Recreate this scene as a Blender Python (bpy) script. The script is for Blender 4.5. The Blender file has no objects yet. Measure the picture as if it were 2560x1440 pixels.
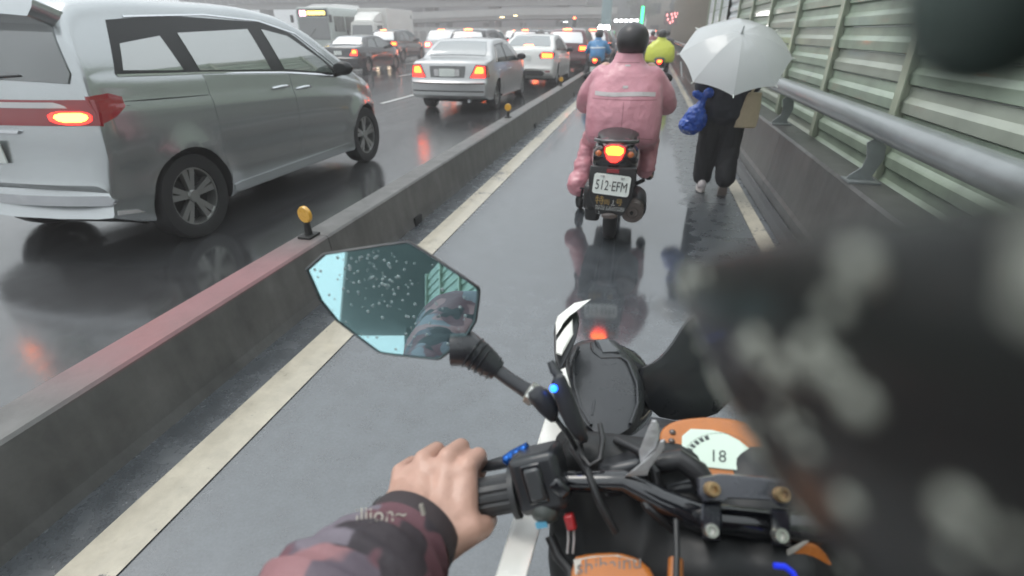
import bpy, bmesh, math, random
from mathutils import Vector, Matrix, noise
from mathutils.bvhtree import BVHTree
random.seed(7)
R = math.radians
scene = bpy.context.scene
COL = scene.collection

# ------------------------------------------------------------------ camera
F = 1287.0; CAMH = 1.55
PSI = R(13.6); PIT = math.atan(640 / F)
hv = Vector((-math.sin(PSI), math.cos(PSI), 0)); zv = Vector((0, 0, 1))
rv = Vector((math.cos(PSI), math.sin(PSI), 0))
dv = hv * math.cos(PIT) - zv * math.sin(PIT)
uv = hv * math.sin(PIT) + zv * math.cos(PIT)
EYE = Vector((0, 0, CAMH))
cam_d = bpy.data.cameras.new('camera'); cam = bpy.data.objects.new('camera', cam_d); COL.objects.link(cam)
cam.matrix_world = Matrix(((rv.x, uv.x, -dv.x, EYE.x), (rv.y, uv.y, -dv.y, EYE.y), (rv.z, uv.z, -dv.z, EYE.z), (0, 0, 0, 1)))
cam_d.sensor_width = 36; cam_d.lens = 36 * F / 2560; cam_d.clip_start = 0.01; cam_d.clip_end = 1500
cam_d.dof.use_dof = True; cam_d.dof.focus_distance = 1.3; cam_d.dof.aperture_fstop = 3.7
scene.camera = cam

# ------------------------------------------------------------------ sky, sun, exposure
SUN_EL, SUN_AZ = 66, -85          # soft overcast light from high up, ahead on the left
w = bpy.data.worlds.new('World'); scene.world = w; w.use_nodes = True
nt = w.node_tree; nt.nodes.clear()
wo = nt.nodes.new('ShaderNodeOutputWorld'); bg = nt.nodes.new('ShaderNodeBackground')
sky = nt.nodes.new('ShaderNodeTexSky'); sky.sky_type = 'NISHITA'; sky.sun_disc = False
sky.sun_elevation = R(SUN_EL); sky.sun_rotation = R(SUN_AZ); sky.air_density = 1.0; sky.dust_density = 6.0; sky.ozone_density = 1.0
hs = nt.nodes.new('ShaderNodeHueSaturation'); hs.inputs['Saturation'].default_value = 0.22
tcn = nt.nodes.new('ShaderNodeTexCoord'); nz = nt.nodes.new('ShaderNodeTexNoise'); nz.inputs['Scale'].default_value = 2.2; nz.inputs['Detail'].default_value = 4
rmp = nt.nodes.new('ShaderNodeMapRange'); rmp.inputs[1].default_value = 0.3; rmp.inputs[2].default_value = 0.7; rmp.inputs[3].default_value = 6.6; rmp.inputs[4].default_value = 8.6
cmb = nt.nodes.new('ShaderNodeMixRGB'); cmb.blend_type = 'MULTIPLY'; cmb.inputs[0].default_value = 1; cmb.inputs[1].default_value = (0.87, 0.955, 1.0, 1)
mx = nt.nodes.new('ShaderNodeMixRGB'); mx.inputs[0].default_value = 0.82      # a closed layer of rain cloud over the clear sky
nt.links.new(tcn.outputs['Generated'], nz.inputs['Vector']); nt.links.new(nz.outputs['Fac'], rmp.inputs[0])
nt.links.new(rmp.outputs[0], cmb.inputs[2]); nt.links.new(sky.outputs[0], hs.inputs['Color'])
nt.links.new(hs.outputs[0], mx.inputs[1]); nt.links.new(cmb.outputs[0], mx.inputs[2])
nt.links.new(mx.outputs[0], bg.inputs['Color']); nt.links.new(bg.outputs[0], wo.inputs['Surface'])
bg.inputs['Strength'].default_value = 0.15
sl = bpy.data.lights.new('sun', 'SUN'); sl.energy = 0.8; sl.angle = R(25); sl.color = (1, 0.96, 0.9)
so = bpy.data.objects.new('sun', sl); COL.objects.link(so); so.location = (0, 0, 30)
sdir = Vector((math.sin(R(SUN_AZ)) * math.cos(R(SUN_EL)), math.cos(R(SUN_AZ)) * math.cos(R(SUN_EL)), math.sin(R(SUN_EL))))
so.rotation_euler = sdir.to_track_quat('Z', 'Y').to_euler()
vs = scene.view_settings; vs.view_transform = 'Standard'; vs.look = 'None'; vs.gamma = 1; vs.use_curve_mapping = False; vs.exposure = 0.62
scene.cycles.max_bounces = 8; scene.cycles.transparent_max_bounces = 12; scene.cycles.use_denoising = True

def px(x, y, k):            # the point k metres ahead of the lens along its axis, seen at pixel x, y of the 2560 x 1440 photograph
    return EYE + (dv + rv * ((x - 1280) / F) + uv * ((720 - y) / F)) * k
def pxY(x, y, Y):           # ... on the plane Y metres down the road
    q = dv + rv * ((x - 1280) / F) + uv * ((720 - y) / F)
    return EYE + q * (Y / q.y)

# ------------------------------------------------------------------ materials
MATS = {}
def P(name, col, rough=0.5, metal=0.0, coat=0.0, emis=None, es=0.0, ior=1.5, var=None, bump=None, spec=0.5, alpha=1.0, dirt=None):
    m = bpy.data.materials.new(name); m.use_nodes = True; n = m.node_tree.nodes; l = m.node_tree.links
    b = n['Principled BSDF']
    b.inputs['Base Color'].default_value = (*col, 1); b.inputs['Roughness'].default_value = rough; b.inputs['Metallic'].default_value = metal
    b.inputs['Coat Weight'].default_value = coat; b.inputs['Coat Roughness'].default_value = 0.06; b.inputs['IOR'].default_value = ior
    b.inputs['Specular IOR Level'].default_value = spec; b.inputs['Alpha'].default_value = alpha
    if emis: b.inputs['Emission Color'].default_value = (*emis, 1); b.inputs['Emission Strength'].default_value = es
    if var or bump:
        tc = n.new('ShaderNodeTexCoord')
    if var:
        t = n.new('ShaderNodeTexNoise'); t.inputs['Scale'].default_value = var[0]; t.inputs['Detail'].default_value = 6; t.inputs['Roughness'].default_value = 0.65
        l.new(tc.outputs['Object'], t.inputs['Vector'])
        r = n.new('ShaderNodeMapRange'); r.inputs[1].default_value = 0.3; r.inputs[2].default_value = 0.7; r.inputs[3].default_value = 1 - var[1]; r.inputs[4].default_value = 1 + var[1]
        l.new(t.outputs['Fac'], r.inputs[0])
        x = n.new('ShaderNodeMixRGB'); x.blend_type = 'MULTIPLY'; x.inputs[0].default_value = 1; x.inputs[1].default_value = (*col, 1)
        l.new(r.outputs[0], x.inputs[2]); l.new(x.outputs[0], b.inputs['Base Color'])
        r2 = n.new('ShaderNodeMapRange'); r2.inputs[1].default_value = 0.3; r2.inputs[2].default_value = 0.7
        r2.inputs[3].default_value = max(0.02, rough - 0.1); r2.inputs[4].default_value = min(1, rough + 0.1)
        l.new(t.outputs['Fac'], r2.inputs[0]); l.new(r2.outputs[0], b.inputs['Roughness'])
    if bump:
        t = n.new('ShaderNodeTexNoise'); t.inputs['Scale'].default_value = bump[0]; t.inputs['Detail'].default_value = 4
        l.new(tc.outputs['Object'], t.inputs['Vector'])
        bp = n.new('ShaderNodeBump'); bp.inputs['Strength'].default_value = bump[1]; bp.inputs['Distance'].default_value = bump[2] if len(bump) > 2 else 0.01
        l.new(t.outputs['Fac'], bp.inputs['Height']); l.new(bp.outputs[0], b.inputs['Normal'])
    MATS[name] = m
    return m
def emit(name, col, s):
    return P(name, (0.02, 0.0, 0.0), 0.3, emis=col, es=s)

silver = P('silver_paint', (0.46, 0.48, 0.485), 0.24, metal=0.85, coat=1.0)
silver2 = P('pale_silver_paint', (0.50, 0.50, 0.50), 0.32, metal=0.5, coat=0.9)
whitep = P('white_paint', (0.78, 0.77, 0.74), 0.3, coat=0.8)
blackp = P('black_paint', (0.015, 0.014, 0.016), 0.2, coat=1.0)
maroon = P('maroon_paint', (0.09, 0.012, 0.016), 0.25, coat=1.0)
glass = P('car_glass', (0.05, 0.06, 0.058), 0.04, ior=2.0, spec=0.8)
glass_pale = P('rear_screen_glass', (0.16, 0.18, 0.18), 0.05, ior=2.3, spec=1.0)
frame_blk = P('black_trim', (0.012, 0.012, 0.013), 0.35)
rubber = P('rubber', (0.018, 0.018, 0.019), 0.55, var=(30, 0.25))
alloy = P('alloy', (0.48, 0.48, 0.47), 0.3, metal=0.85)
chrome = P('chrome', (0.75, 0.76, 0.78), 0.12, metal=1.0)
redlens = P('red_lens', (0.20, 0.010, 0.014), 0.10, coat=1.0, emis=(1, 0.02, 0.03), es=0.03)
van_glass = P('reflection_pale_glass', (0.15, 0.18, 0.16), 0.03, ior=2.6, spec=1.0)  # base colour paled to stand in for mirrored wall and sky
van_brake = P('van_brake_lamp', (0.4, 0.05, 0.01), 0.3, emis=(1, 0.2, 0.02), es=18.0)
redlit = P('lit_red_lens', (0.3, 0.01, 0.01), 0.2, emis=(1, 0.03, 0.02), es=3.0)
brake = P('brake_lamp', (0.4, 0.05, 0.01), 0.3, emis=(1, 0.17, 0.02), es=5.5)
brakefar = P('far_brake_lamp', (0.4, 0.05, 0.01), 0.3, emis=(1, 0.16, 0.05), es=12.0)
amber = P('amber_lens', (0.55, 0.16, 0.04), 0.2, coat=1)
clearlens = P('clear_lens', (0.6, 0.58, 0.58), 0.08, coat=1)
plate_w = P('plate_white', (0.75, 0.78, 0.74), 0.4, var=(14, 0.06))
ink = P('black_ink', (0.02, 0.025, 0.025), 0.5)
well = P('wheel_well', (0.01, 0.01, 0.01), 0.9)
headl = P('headlight_on', (0.8, 0.8, 0.8), 0.2, emis=(1, 0.97, 0.92), es=26)
fogl = P('rear_fog_lamp', (0.8, 0.7, 0.6), 0.2, emis=(1, 0.75, 0.5), es=4)
sky_pale = P('sky_pale_screen', (0.8, 0.8, 0.8), 0.2, ior=2.2, spec=1.0)  # near-white base colour imitates bright sky mirrored in rear screens

# ------------------------------------------------------------------ mesh builders
class MB:
    def __init__(s): s.v = []; s.f = []; s.m = []
    def add(s, vs, fs, mi=0):
        o = len(s.v); s.v += [tuple(v) for v in vs]; s.f += [tuple(i + o for i in f) for f in fs]; s.m += [mi] * len(fs); return s
    def box(s, c, d, M=None, mi=0):
        c = Vector(c); vs = []
        for i in range(8):
            q = Vector((d[0] / 2 * (1 if i & 1 else -1), d[1] / 2 * (1 if i & 2 else -1), d[2] / 2 * (1 if i & 4 else -1)))
            vs.append(c + (M @ q if M else q))
        return s.add(vs, [(0, 2, 3, 1), (4, 5, 7, 6), (0, 1, 5, 4), (2, 6, 7, 3), (0, 4, 6, 2), (1, 3, 7, 5)], mi)
    def loft(s, rings, caps=True, mi=0):
        n = len(rings[0]); vs = [p for r in rings for p in r]; fs = []
        for i in range(len(rings) - 1):
            for j in range(n):
                k = (j + 1) % n; fs.append((i * n + j, i * n + k, (i + 1) * n + k, (i + 1) * n + j))
        if caps:
            fs.append(tuple(range(n))[::-1]); fs.append(tuple((len(rings) - 1) * n + j for j in range(n)))
        return s.add(vs, fs, mi)
    def tube(s, path, r, n=10, mi=0, caps=True, sq=None):
        path = [Vector(p) for p in path]; rr = r if isinstance(r, (list, tuple)) else [r] * len(path)
        rings = []; up = None
        for i, p in enumerate(path):
            t = (path[min(i + 1, len(path) - 1)] - path[max(i - 1, 0)]).normalized()
            if up is None:
                up = Vector((0, 0, 1)) if abs(t.z) < 0.9 else Vector((0, 1, 0))
            a = t.cross(up).normalized(); b = a.cross(t).normalized(); up = b
            rings.append([p + (a * math.cos(2 * math.pi * j / n) + b * math.sin(2 * math.pi * j / n) * (sq or 1)) * rr[i] for j in range(n)])
        return s.loft(rings, caps, mi)
    def lathe(s, c, ax, prof, n=24, mi=0, caps=False):
        c = Vector(c); ax = Vector(ax).normalized(); a = ax.orthogonal().normalized(); b = ax.cross(a)
        rings = [[c + ax * h + (a * math.cos(2 * math.pi * j / n) + b * math.sin(2 * math.pi * j / n)) * max(r, 1e-4) for j in range(n)] for r, h in prof]
        return s.loft(rings, caps, mi)
    def cap(s, p0, r0, p1, r1, n=12, mi=0):
        p0 = Vector(p0); p1 = Vector(p1); ax = p1 - p0; L = ax.length
        if L < 1e-6: return s.ell(p0, (r0, r0, r0), n, None, mi)
        prof = [(r0 * math.sin(a), -r0 * math.cos(a)) for a in [R(5), R(30), R(60), R(90)]] + [(r1 * math.sin(a), L - r1 * math.cos(a)) for a in [R(90), R(120), R(150), R(175)]]
        return s.lathe(p0, ax, prof, n, mi, True)
    def chain(s, pts, n=12):
        for (p0, r0), (p1, r1) in zip(pts[:-1], pts[1:]): s.cap(p0, r0, p1, r1, n)
        return s
    def ell(s, c, r, n=14, M=None, mi=0):
        c = Vector(c); rings = []
        for i in range(n // 2 + 1):
            a = math.pi * (i + 0.02) / (n // 2 + 0.04); ring = []
            for j in range(n):
                q = Vector((r[0] * math.sin(a) * math.cos(2 * math.pi * j / n), r[1] * math.sin(a) * math.sin(2 * math.pi * j / n), r[2] * math.cos(a)))
                ring.append(c + (M @ q if M else q))
            rings.append(ring)
        return s.loft(rings, True, mi)
    def prism(s, pts, vec, mi=0):
        pts = [Vector(p) for p in pts]; n = len(pts); vec = Vector(vec)
        return s.loft([pts, [p + vec for p in pts]], True, mi)
    def grid(s, G, mi=0):
        nr, nc = len(G), len(G[0])
        return s.add([p for r in G for p in r], [(i * nc + j, i * nc + j + 1, (i + 1) * nc + j + 1, (i + 1) * nc + j) for i in range(nr - 1) for j in range(nc - 1)], mi)

XF = {}
def thing(name, label, cat, loc=(0, 0, 0), rz=0, group=None):
    o = bpy.data.objects.new(name, None); COL.objects.link(o); o.empty_display_size = 0.1
    o.location = loc; o.rotation_euler = (0, 0, rz); o['label'] = label; o['category'] = cat
    if group: o['group'] = group
    XF[o] = Matrix.Translation(Vector(loc)) @ Matrix.Rotation(rz, 4, 'Z')
    return o
def mesh_of(mb, name, mats, smooth=40):
    if isinstance(mb, bpy.types.Mesh): me = mb; me.name = name
    else:
        me = bpy.data.meshes.new(name); me.from_pydata(mb.v, [], mb.f)
        me.polygons.foreach_set('material_index', mb.m)
        b = bmesh.new(); b.from_mesh(me); bmesh.ops.recalc_face_normals(b, faces=b.faces); b.to_mesh(me); b.free()
    for m in (mats if isinstance(mats, (list, tuple)) else [mats]): me.materials.append(m)
    if smooth:
        me.polygons.foreach_set('use_smooth', [True] * len(me.polygons))
        if smooth < 180: me.set_sharp_from_angle(angle=R(smooth))
    me.update(); return me
def root_of(o):
    while o.parent: o = o.parent
    return o
def obj(name, mb, mats, parent=None, smooth=40, bevel=0, world=False, label=None, kind=None, segs=2):
    me = mesh_of(mb, name, mats, smooth); o = bpy.data.objects.new(name, me); COL.objects.link(o)
    if parent:
        o.parent = parent
        if world: me.transform(XF[root_of(parent)].inverted())
    if bevel:
        bv = o.modifiers.new('bevel', 'BEVEL'); bv.width = bevel; bv.segments = segs; bv.limit_method = 'ANGLE'; bv.angle_limit = R(40)
    if label: o['label'] = label
    if kind: o['kind'] = kind
    return o
def solo(name, mb, mats, label, cat, loc=(0, 0, 0), group=None, **kw):
    o = obj(name, mb, mats, **kw); o.location = loc; o['label'] = label; o['category'] = cat
    if group: o['group'] = group
    return o
def struct(name, mb, mats, **kw):
    return obj(name, mb, mats, kind='structure', **kw)
def copy_tree(o, parent=None, mats=None, first=True):
    c = o.copy(); COL.objects.link(c)
    if parent: c.parent = parent
    if o in XF: XF[c] = XF[o]
    if mats and o.type == 'MESH':
        for i, sl_ in enumerate(c.material_slots):
            if sl_.material and sl_.material.name in mats:
                new = mats[sl_.material.name]; sl_.link = 'OBJECT'; sl_.material = new
    for ch in list(o.children): copy_tree(ch, c, mats, False)
    return c
def bake(o, keep=False):
    dg = bpy.context.evaluated_depsgraph_get(); dg.update()
    me = bpy.data.meshes.new_from_object(o.evaluated_get(dg), preserve_all_data_layers=False, depsgraph=dg)
    if not keep: bpy.data.objects.remove(o)
    return me
def remesh(mb, voxel, it=3, fac=0.5):
    me = bpy.data.meshes.new('tmp'); me.from_pydata(mb.v, [], mb.f)
    b = bmesh.new(); b.from_mesh(me); bmesh.ops.recalc_face_normals(b, faces=b.faces); b.to_mesh(me); b.free()
    o = bpy.data.objects.new('tmp', me); COL.objects.link(o)
    r = o.modifiers.new('r', 'REMESH'); r.mode = 'VOXEL'; r.voxel_size = voxel
    if it:
        s_ = o.modifiers.new('s', 'SMOOTH'); s_.factor = fac; s_.iterations = it
    out = bake(o); out.materials.clear(); return out
def wrinkle(me, amp, freq, aniso=(1, 1, 1), seed=0, ridge=False):
    nn = [v.normal.copy() for v in me.vertices]
    for v, n_ in zip(me.vertices, nn):
        q = Vector((v.co.x * aniso[0] * freq + seed, v.co.y * aniso[1] * freq, v.co.z * aniso[2] * freq))
        a = noise.fractal(q, 0.9, 2.1, 3)
        if ridge: a = 0.5 - abs(a) * 1.6
        v.co += n_ * a * amp
    me.update(); return me
def drape(me, G, off, mb, d):       # lay a grid of points onto a mesh along direction d
    bvh = BVHTree.FromPolygons([v.co for v in me.vertices], [tuple(p.vertices) for p in me.polygons])
    out = []
    for row in G:
        o2 = []
        for p in row:
            h = bvh.ray_cast(Vector(p) - Vector(d) * 1.0, Vector(d))
            if h[0] is None:
                h = bvh.find_nearest(Vector(p))
            o2.append(h[0] - Vector(d) * off)
        out.append(o2)
    mb.grid(out); return mb
FONT = None
def text_mesh(body, size, depth=0.0, align='CENTER'):
    c = bpy.data.curves.new('t', 'FONT'); c.body = body; c.size = size; c.extrude = depth; c.align_x = align; c.align_y = 'CENTER'; c.resolution_u = 2
    o = bpy.data.objects.new('t', c); COL.objects.link(o)
    me = bake(o); me.materials.clear(); bpy.data.curves.remove(c); return me
def mono(tab, x):                   # monotone cubic through a table
    if x <= tab[0][0]: return tab[0][1]
    if x >= tab[-1][0]: return tab[-1][1]
    n = len(tab); dl = [(tab[i + 1][1] - tab[i][1]) / (tab[i + 1][0] - tab[i][0]) for i in range(n - 1)]
    i = max(j for j in range(n - 1) if tab[j][0] <= x)
    def sl_(j):
        if j == 0: return dl[0]
        if j == n - 1: return dl[-1]
        return 0 if dl[j - 1] * dl[j] <= 0 else 2 * dl[j - 1] * dl[j] / (dl[j - 1] + dl[j])
    h = tab[i + 1][0] - tab[i][0]; t = (x - tab[i][0]) / h
    return ((2 * t ** 3 - 3 * t ** 2 + 1) * tab[i][1] + (t ** 3 - 2 * t ** 2 + t) * h * sl_(i) + (-2 * t ** 3 + 3 * t ** 2) * tab[i + 1][1] + (t ** 3 - t ** 2) * h * sl_(i + 1))
def lin(tab, t):
    n = len(tab) - 1; k = min(int(t * n), n - 1); f_ = t * n - k
    return tuple(a + (b - a) * f_ for a, b in zip(tab[k], tab[k + 1]))
# ------------------------------------------------------------------ wet road surfaces
def wet_road(name, base, film_edge=None, film=(0.05, 0.12), rough=(0.16, 0.4), bumpS=0.18, ior=1.6):
    m = bpy.data.materials.new(name); m.use_nodes = True; n = m.node_tree.nodes; l = m.node_tree.links; b = n['Principled BSDF']
    tc = n.new('ShaderNodeTexCoord'); sp = n.new('ShaderNodeSeparateXYZ'); l.new(tc.outputs['Object'], sp.inputs[0])
    def noi(sc, det=5, vec=None, ro=0.6):
        t = n.new('ShaderNodeTexNoise'); t.inputs['Scale'].default_value = sc; t.inputs['Detail'].default_value = det; t.inputs['Roughness'].default_value = ro
        l.new(vec or tc.outputs['Object'], t.inputs['Vector']); return t.outputs['Fac']
    def mr(i, a, b_, c, d):
        r = n.new('ShaderNodeMapRange'); l.new(i, r.inputs[0])
        for k, v in zip((1, 2, 3, 4), (a, b_, c, d)): r.inputs[k].default_value = v
        return r.outputs[0]
    def mth(op, a, b_):
        r = n.new('ShaderNodeMath'); r.operation = op
        for k, v in ((0, a), (1, b_)):
            if isinstance(v, (int, float)): r.inputs[k].default_value = v
            else: l.new(v, r.inputs[k])
        return r.outputs[0]
    mp = n.new('ShaderNodeMapping'); mp.inputs['Scale'].default_value = (1.0, 0.18, 1); l.new(tc.outputs['Object'], mp.inputs[0])
    big = noi(1.3, 4, mp.outputs[0]); fine = noi(90, 3); mid = noi(7, 6)
    if film_edge is not None:
        e = mth('ADD', sp.outputs[0], mr(noi(5, 6), 0.3, 0.7, -0.1, 0.1))
        wet = mr(e, film_edge - 0.03, film_edge + 0.03, 1, 0)
        wet = mth('MULTIPLY', wet, mr(mth('ADD', sp.outputs[0], mr(mid, 0.3, 0.7, -0.06, 0.06)), -1.42, -1.2, 0.25, 1))
    else:
        wet = mr(big, 0.42, 0.56, 0.1, 1)
    dry = mr(mid, 0.3, 0.7, rough[0], rough[1]); fl = mr(big, 0.3, 0.7, film[0], film[1])
    mxr = n.new('ShaderNodeMix'); mxr.data_type = 'FLOAT'; l.new(wet, mxr.inputs[0]); l.new(dry, mxr.inputs[2]); l.new(fl, mxr.inputs[3])
    l.new(mxr.outputs[0], b.inputs['Roughness'])
    c = n.new('ShaderNodeMixRGB'); c.inputs[1].default_value = tuple(x * 0.72 for x in base) + (1,); c.inputs[2].default_value = tuple(min(1, x * 1.25) for x in base) + (1,)
    l.new(mr(mth('ADD', mth('MULTIPLY', mid, 0.6), mth('MULTIPLY', fine, 0.4)), 0.35, 0.65, 0, 1), c.inputs[0]); l.new(c.outputs[0], b.inputs['Base Color'])
    bp = n.new('ShaderNodeBump'); bp.inputs['Distance'].default_value = 0.004
    l.new(fine, bp.inputs['Height']); l.new(mr(wet, 0, 1, bumpS, 0.012), bp.inputs['Strength'])
    bp2 = n.new('ShaderNodeBump'); bp2.inputs['Distance'].default_value = 0.02; l.new(mr(wet, 0, 1, 0.06, 0.006), bp2.inputs['Strength']); l.new(mid, bp2.inputs['Height']); l.new(bp.outputs[0], bp2.inputs['Normal'])
    l.new(bp2.outputs[0], b.inputs['Normal'])
    b.inputs['IOR'].default_value = ior; b.inputs['Specular IOR Level'].default_value = 0.6
    return m
lane_m = wet_road('wet_lane_asphalt', (0.068, 0.076, 0.085), film_edge=0.52, film=(0.07, 0.11), rough=(0.2, 0.42), ior=2.1)
road_m = wet_road('wet_road_asphalt', (0.045, 0.046, 0.048), film=(0.10, 0.15), rough=(0.14, 0.26), ior=1.95)
ground_m = P('far_asphalt', (0.06, 0.06, 0.06), 0.3, var=(0.4, 0.2))
line_m = P('road_paint', (0.46, 0.42, 0.34), 0.35, var=(9, 0.16), bump=(60, 0.2), coat=0.3)
def worn(m, under):        # flaked paint: the asphalt shows through in chips
    n = m.node_tree.nodes; l = m.node_tree.links; b = n['Principled BSDF']; old = b.inputs['Base Color'].links[0].from_socket
    tc = n.new('ShaderNodeTexCoord'); t = n.new('ShaderNodeTexNoise'); t.inputs['Scale'].default_value = 26; t.inputs['Detail'].default_value = 9; t.inputs['Roughness'].default_value = 0.75; l.new(tc.outputs['Object'], t.inputs['Vector'])
    t2 = n.new('ShaderNodeTexNoise'); t2.inputs['Scale'].default_value = 2.2; l.new(tc.outputs['Object'], t2.inputs['Vector'])
    a = n.new('ShaderNodeMath'); a.operation = 'ADD'; l.new(t.outputs['Fac'], a.inputs[0]); l.new(t2.outputs['Fac'], a.inputs[1])
    r = n.new('ShaderNodeMapRange'); r.inputs[1].default_value = 1.13; r.inputs[2].default_value = 1.2; l.new(a.outputs[0], r.inputs[0])
    x = n.new('ShaderNodeMixRGB'); x.inputs[2].default_value = (*under, 1); l.new(r.outputs[0], x.inputs[0]); l.new(old, x.inputs[1]); l.new(x.outputs[0], b.inputs['Base Color'])
worn(line_m, (0.13, 0.125, 0.12))
linew_m = P('white_road_paint', (0.62, 0.62, 0.6), 0.35, var=(9, 0.15), coat=0.3)

def sheet(x0, x1, y0, y1, z, nx=1, ny=1):
    return MB().grid([[(x0 + (x1 - x0) * j / nx, y0 + (y1 - y0) * i / ny, z) for j in range(nx + 1)] for i in range(ny + 1)])
struct('ground', sheet(-95, 62, -72, 200, -0.02), ground_m, smooth=0)
struct('road', sheet(-46, -1.98, -60, 180, 0.0, 4, 10), road_m, smooth=0)
struct('motorcycle_lane', sheet(-1.98, 1.36, -60, 180, 0.0, 2, 10), lane_m, smooth=0)
b_ = MB()
struct('lane_line', sheet(-1.66, -1.47, -50, 150, 0.005), line_m, smooth=0)
struct('edge_line', sheet(1.02, 1.15, -50, 150, 0.005), line_m, smooth=0)
for xl in (-6.15, -9.4, -12.7):
    m_ = MB()
    for i in range(22): m_.grid([[(xl + dx, -12 + i * 8 + dy, 0.005) for dx in (-0.06, 0.06)] for dy in (0, 5.0)])
    struct('lane_dash', m_, linew_m, smooth=0)
# shallow gutter slot beside the parapet
struct('gutter', MB().grid([[(x, y, z) for x, z in ((1.20, 0.006), (1.23, 0.004), (1.32, 0.004), (1.345, 0.006))] for y in (-30, 60)]), P('gutter_dark', (0.03, 0.03, 0.032), 0.15, coat=1), smooth=0)

# ------------------------------------------------------------------ concrete lane divider with its blocks
def concrete(name, col, stain=None, rough=0.45):
    m = bpy.data.materials.new(name); m.use_nodes = True; n = m.node_tree.nodes; l = m.node_tree.links; b = n['Principled BSDF']
    tc = n.new('ShaderNodeTexCoord')
    t = n.new('ShaderNodeTexNoise'); t.inputs['Scale'].default_value = 3.5; t.inputs['Detail'].default_value = 8; t.inputs['Roughness'].default_value = 0.7; l.new(tc.outputs['Object'], t.inputs['Vector'])
    mp = n.new('ShaderNodeMapping'); mp.inputs['Scale'].default_value = (9, 9, 0.6); l.new(tc.outputs['Object'], mp.inputs[0])
    t2 = n.new('ShaderNodeTexNoise'); t2.inputs['Scale'].default_value = 1.0; t2.inputs['Detail'].default_value = 5; l.new(mp.outputs[0], t2.inputs['Vector'])
    r = n.new('ShaderNodeMapRange'); r.inputs[1].default_value = 0.3; r.inputs[2].default_value = 0.72; r.inputs[3].default_value = 0.7; r.inputs[4].default_value = 1.2; l.new(t.outputs['Fac'], r.inputs[0])
    r2 = n.new('ShaderNodeMapRange'); r2.inputs[1].default_value = 0.35; r2.inputs[2].default_value = 0.65; r2.inputs[3].default_value = 0.82; r2.inputs[4].default_value = 1.08; l.new(t2.outputs['Fac'], r2.inputs[0])
    x = n.new('ShaderNodeMixRGB'); x.blend_type = 'MULTIPLY'; x.inputs[0].default_value = 1; x.inputs[1].default_value = (*col, 1); l.new(r.outputs[0], x.inputs[2])
    x2 = n.new('ShaderNodeMixRGB'); x2.blend_type = 'MULTIPLY'; x2.inputs[0].default_value = 1; l.new(x.outputs[0], x2.inputs[1]); l.new(r2.outputs[0], x2.inputs[2])
    last = x2.outputs[0]
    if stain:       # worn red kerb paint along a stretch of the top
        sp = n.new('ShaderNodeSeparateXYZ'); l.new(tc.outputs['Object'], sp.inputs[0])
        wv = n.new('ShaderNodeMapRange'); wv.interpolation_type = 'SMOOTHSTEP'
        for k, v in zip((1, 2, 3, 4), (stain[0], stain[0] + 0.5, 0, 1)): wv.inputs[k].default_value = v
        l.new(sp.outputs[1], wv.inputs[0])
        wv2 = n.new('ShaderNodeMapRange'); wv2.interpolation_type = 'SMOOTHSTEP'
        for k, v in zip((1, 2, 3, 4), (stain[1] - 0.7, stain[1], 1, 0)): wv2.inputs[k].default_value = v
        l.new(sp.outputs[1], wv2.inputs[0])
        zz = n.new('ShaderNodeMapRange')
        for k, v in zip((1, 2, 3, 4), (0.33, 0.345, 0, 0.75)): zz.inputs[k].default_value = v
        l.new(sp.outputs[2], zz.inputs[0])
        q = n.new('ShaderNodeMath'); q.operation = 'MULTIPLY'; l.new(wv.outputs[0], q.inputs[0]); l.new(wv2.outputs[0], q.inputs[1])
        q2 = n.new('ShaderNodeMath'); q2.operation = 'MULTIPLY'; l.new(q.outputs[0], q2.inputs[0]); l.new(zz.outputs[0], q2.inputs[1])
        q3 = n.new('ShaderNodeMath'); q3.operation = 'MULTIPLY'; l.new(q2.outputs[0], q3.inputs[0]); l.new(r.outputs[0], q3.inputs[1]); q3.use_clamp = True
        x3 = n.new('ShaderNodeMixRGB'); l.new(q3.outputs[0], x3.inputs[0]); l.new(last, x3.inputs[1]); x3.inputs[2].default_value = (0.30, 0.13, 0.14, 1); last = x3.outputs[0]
    l.new(last, b.inputs['Base Color']); b.inputs['Roughness'].default_value = rough; b.inputs['Coat Weight'].default_value = 0.12; b.inputs['Coat Roughness'].default_value = 0.25
    bp = n.new('ShaderNodeBump'); bp.inputs['Strength'].default_value = 0.35; bp.inputs['Distance'].default_value = 0.004
    t3 = n.new('ShaderNodeTexNoise'); t3.inputs['Scale'].default_value = 45; t3.inputs['Detail'].default_value = 5; l.new(tc.outputs['Object'], t3.inputs['Vector']); l.new(t3.outputs['Fac'], bp.inputs['Height']); l.new(bp.outputs[0], b.inputs['Normal'])
    return m
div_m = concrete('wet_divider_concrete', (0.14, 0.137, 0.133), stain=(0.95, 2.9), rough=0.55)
par_m = concrete('parapet_concrete', (0.085, 0.085, 0.082), rough=0.4)
dk_m = P('drain_dark', (0.02, 0.02, 0.02), 0.6)
div = thing('concrete_divider', 'long low wet concrete divider between the car lanes and the scooter lane', 'divider', (0, 0, 0))
DX0, DX1, DZ = -2.115, -1.915, 0.355      # top edges
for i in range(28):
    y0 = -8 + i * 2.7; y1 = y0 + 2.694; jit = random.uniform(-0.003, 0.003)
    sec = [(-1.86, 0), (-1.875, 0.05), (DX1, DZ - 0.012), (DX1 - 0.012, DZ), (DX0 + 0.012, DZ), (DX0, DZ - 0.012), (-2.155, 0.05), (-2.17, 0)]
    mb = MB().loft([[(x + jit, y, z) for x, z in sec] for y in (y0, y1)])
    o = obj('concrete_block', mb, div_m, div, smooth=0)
    if i % 2 == 0:
        obj('drain_hole', MB().box((-1.862, y0 + 1.3, 0.035), (0.02, 0.14, 0.07)), dk_m, div, smooth=0)

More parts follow.
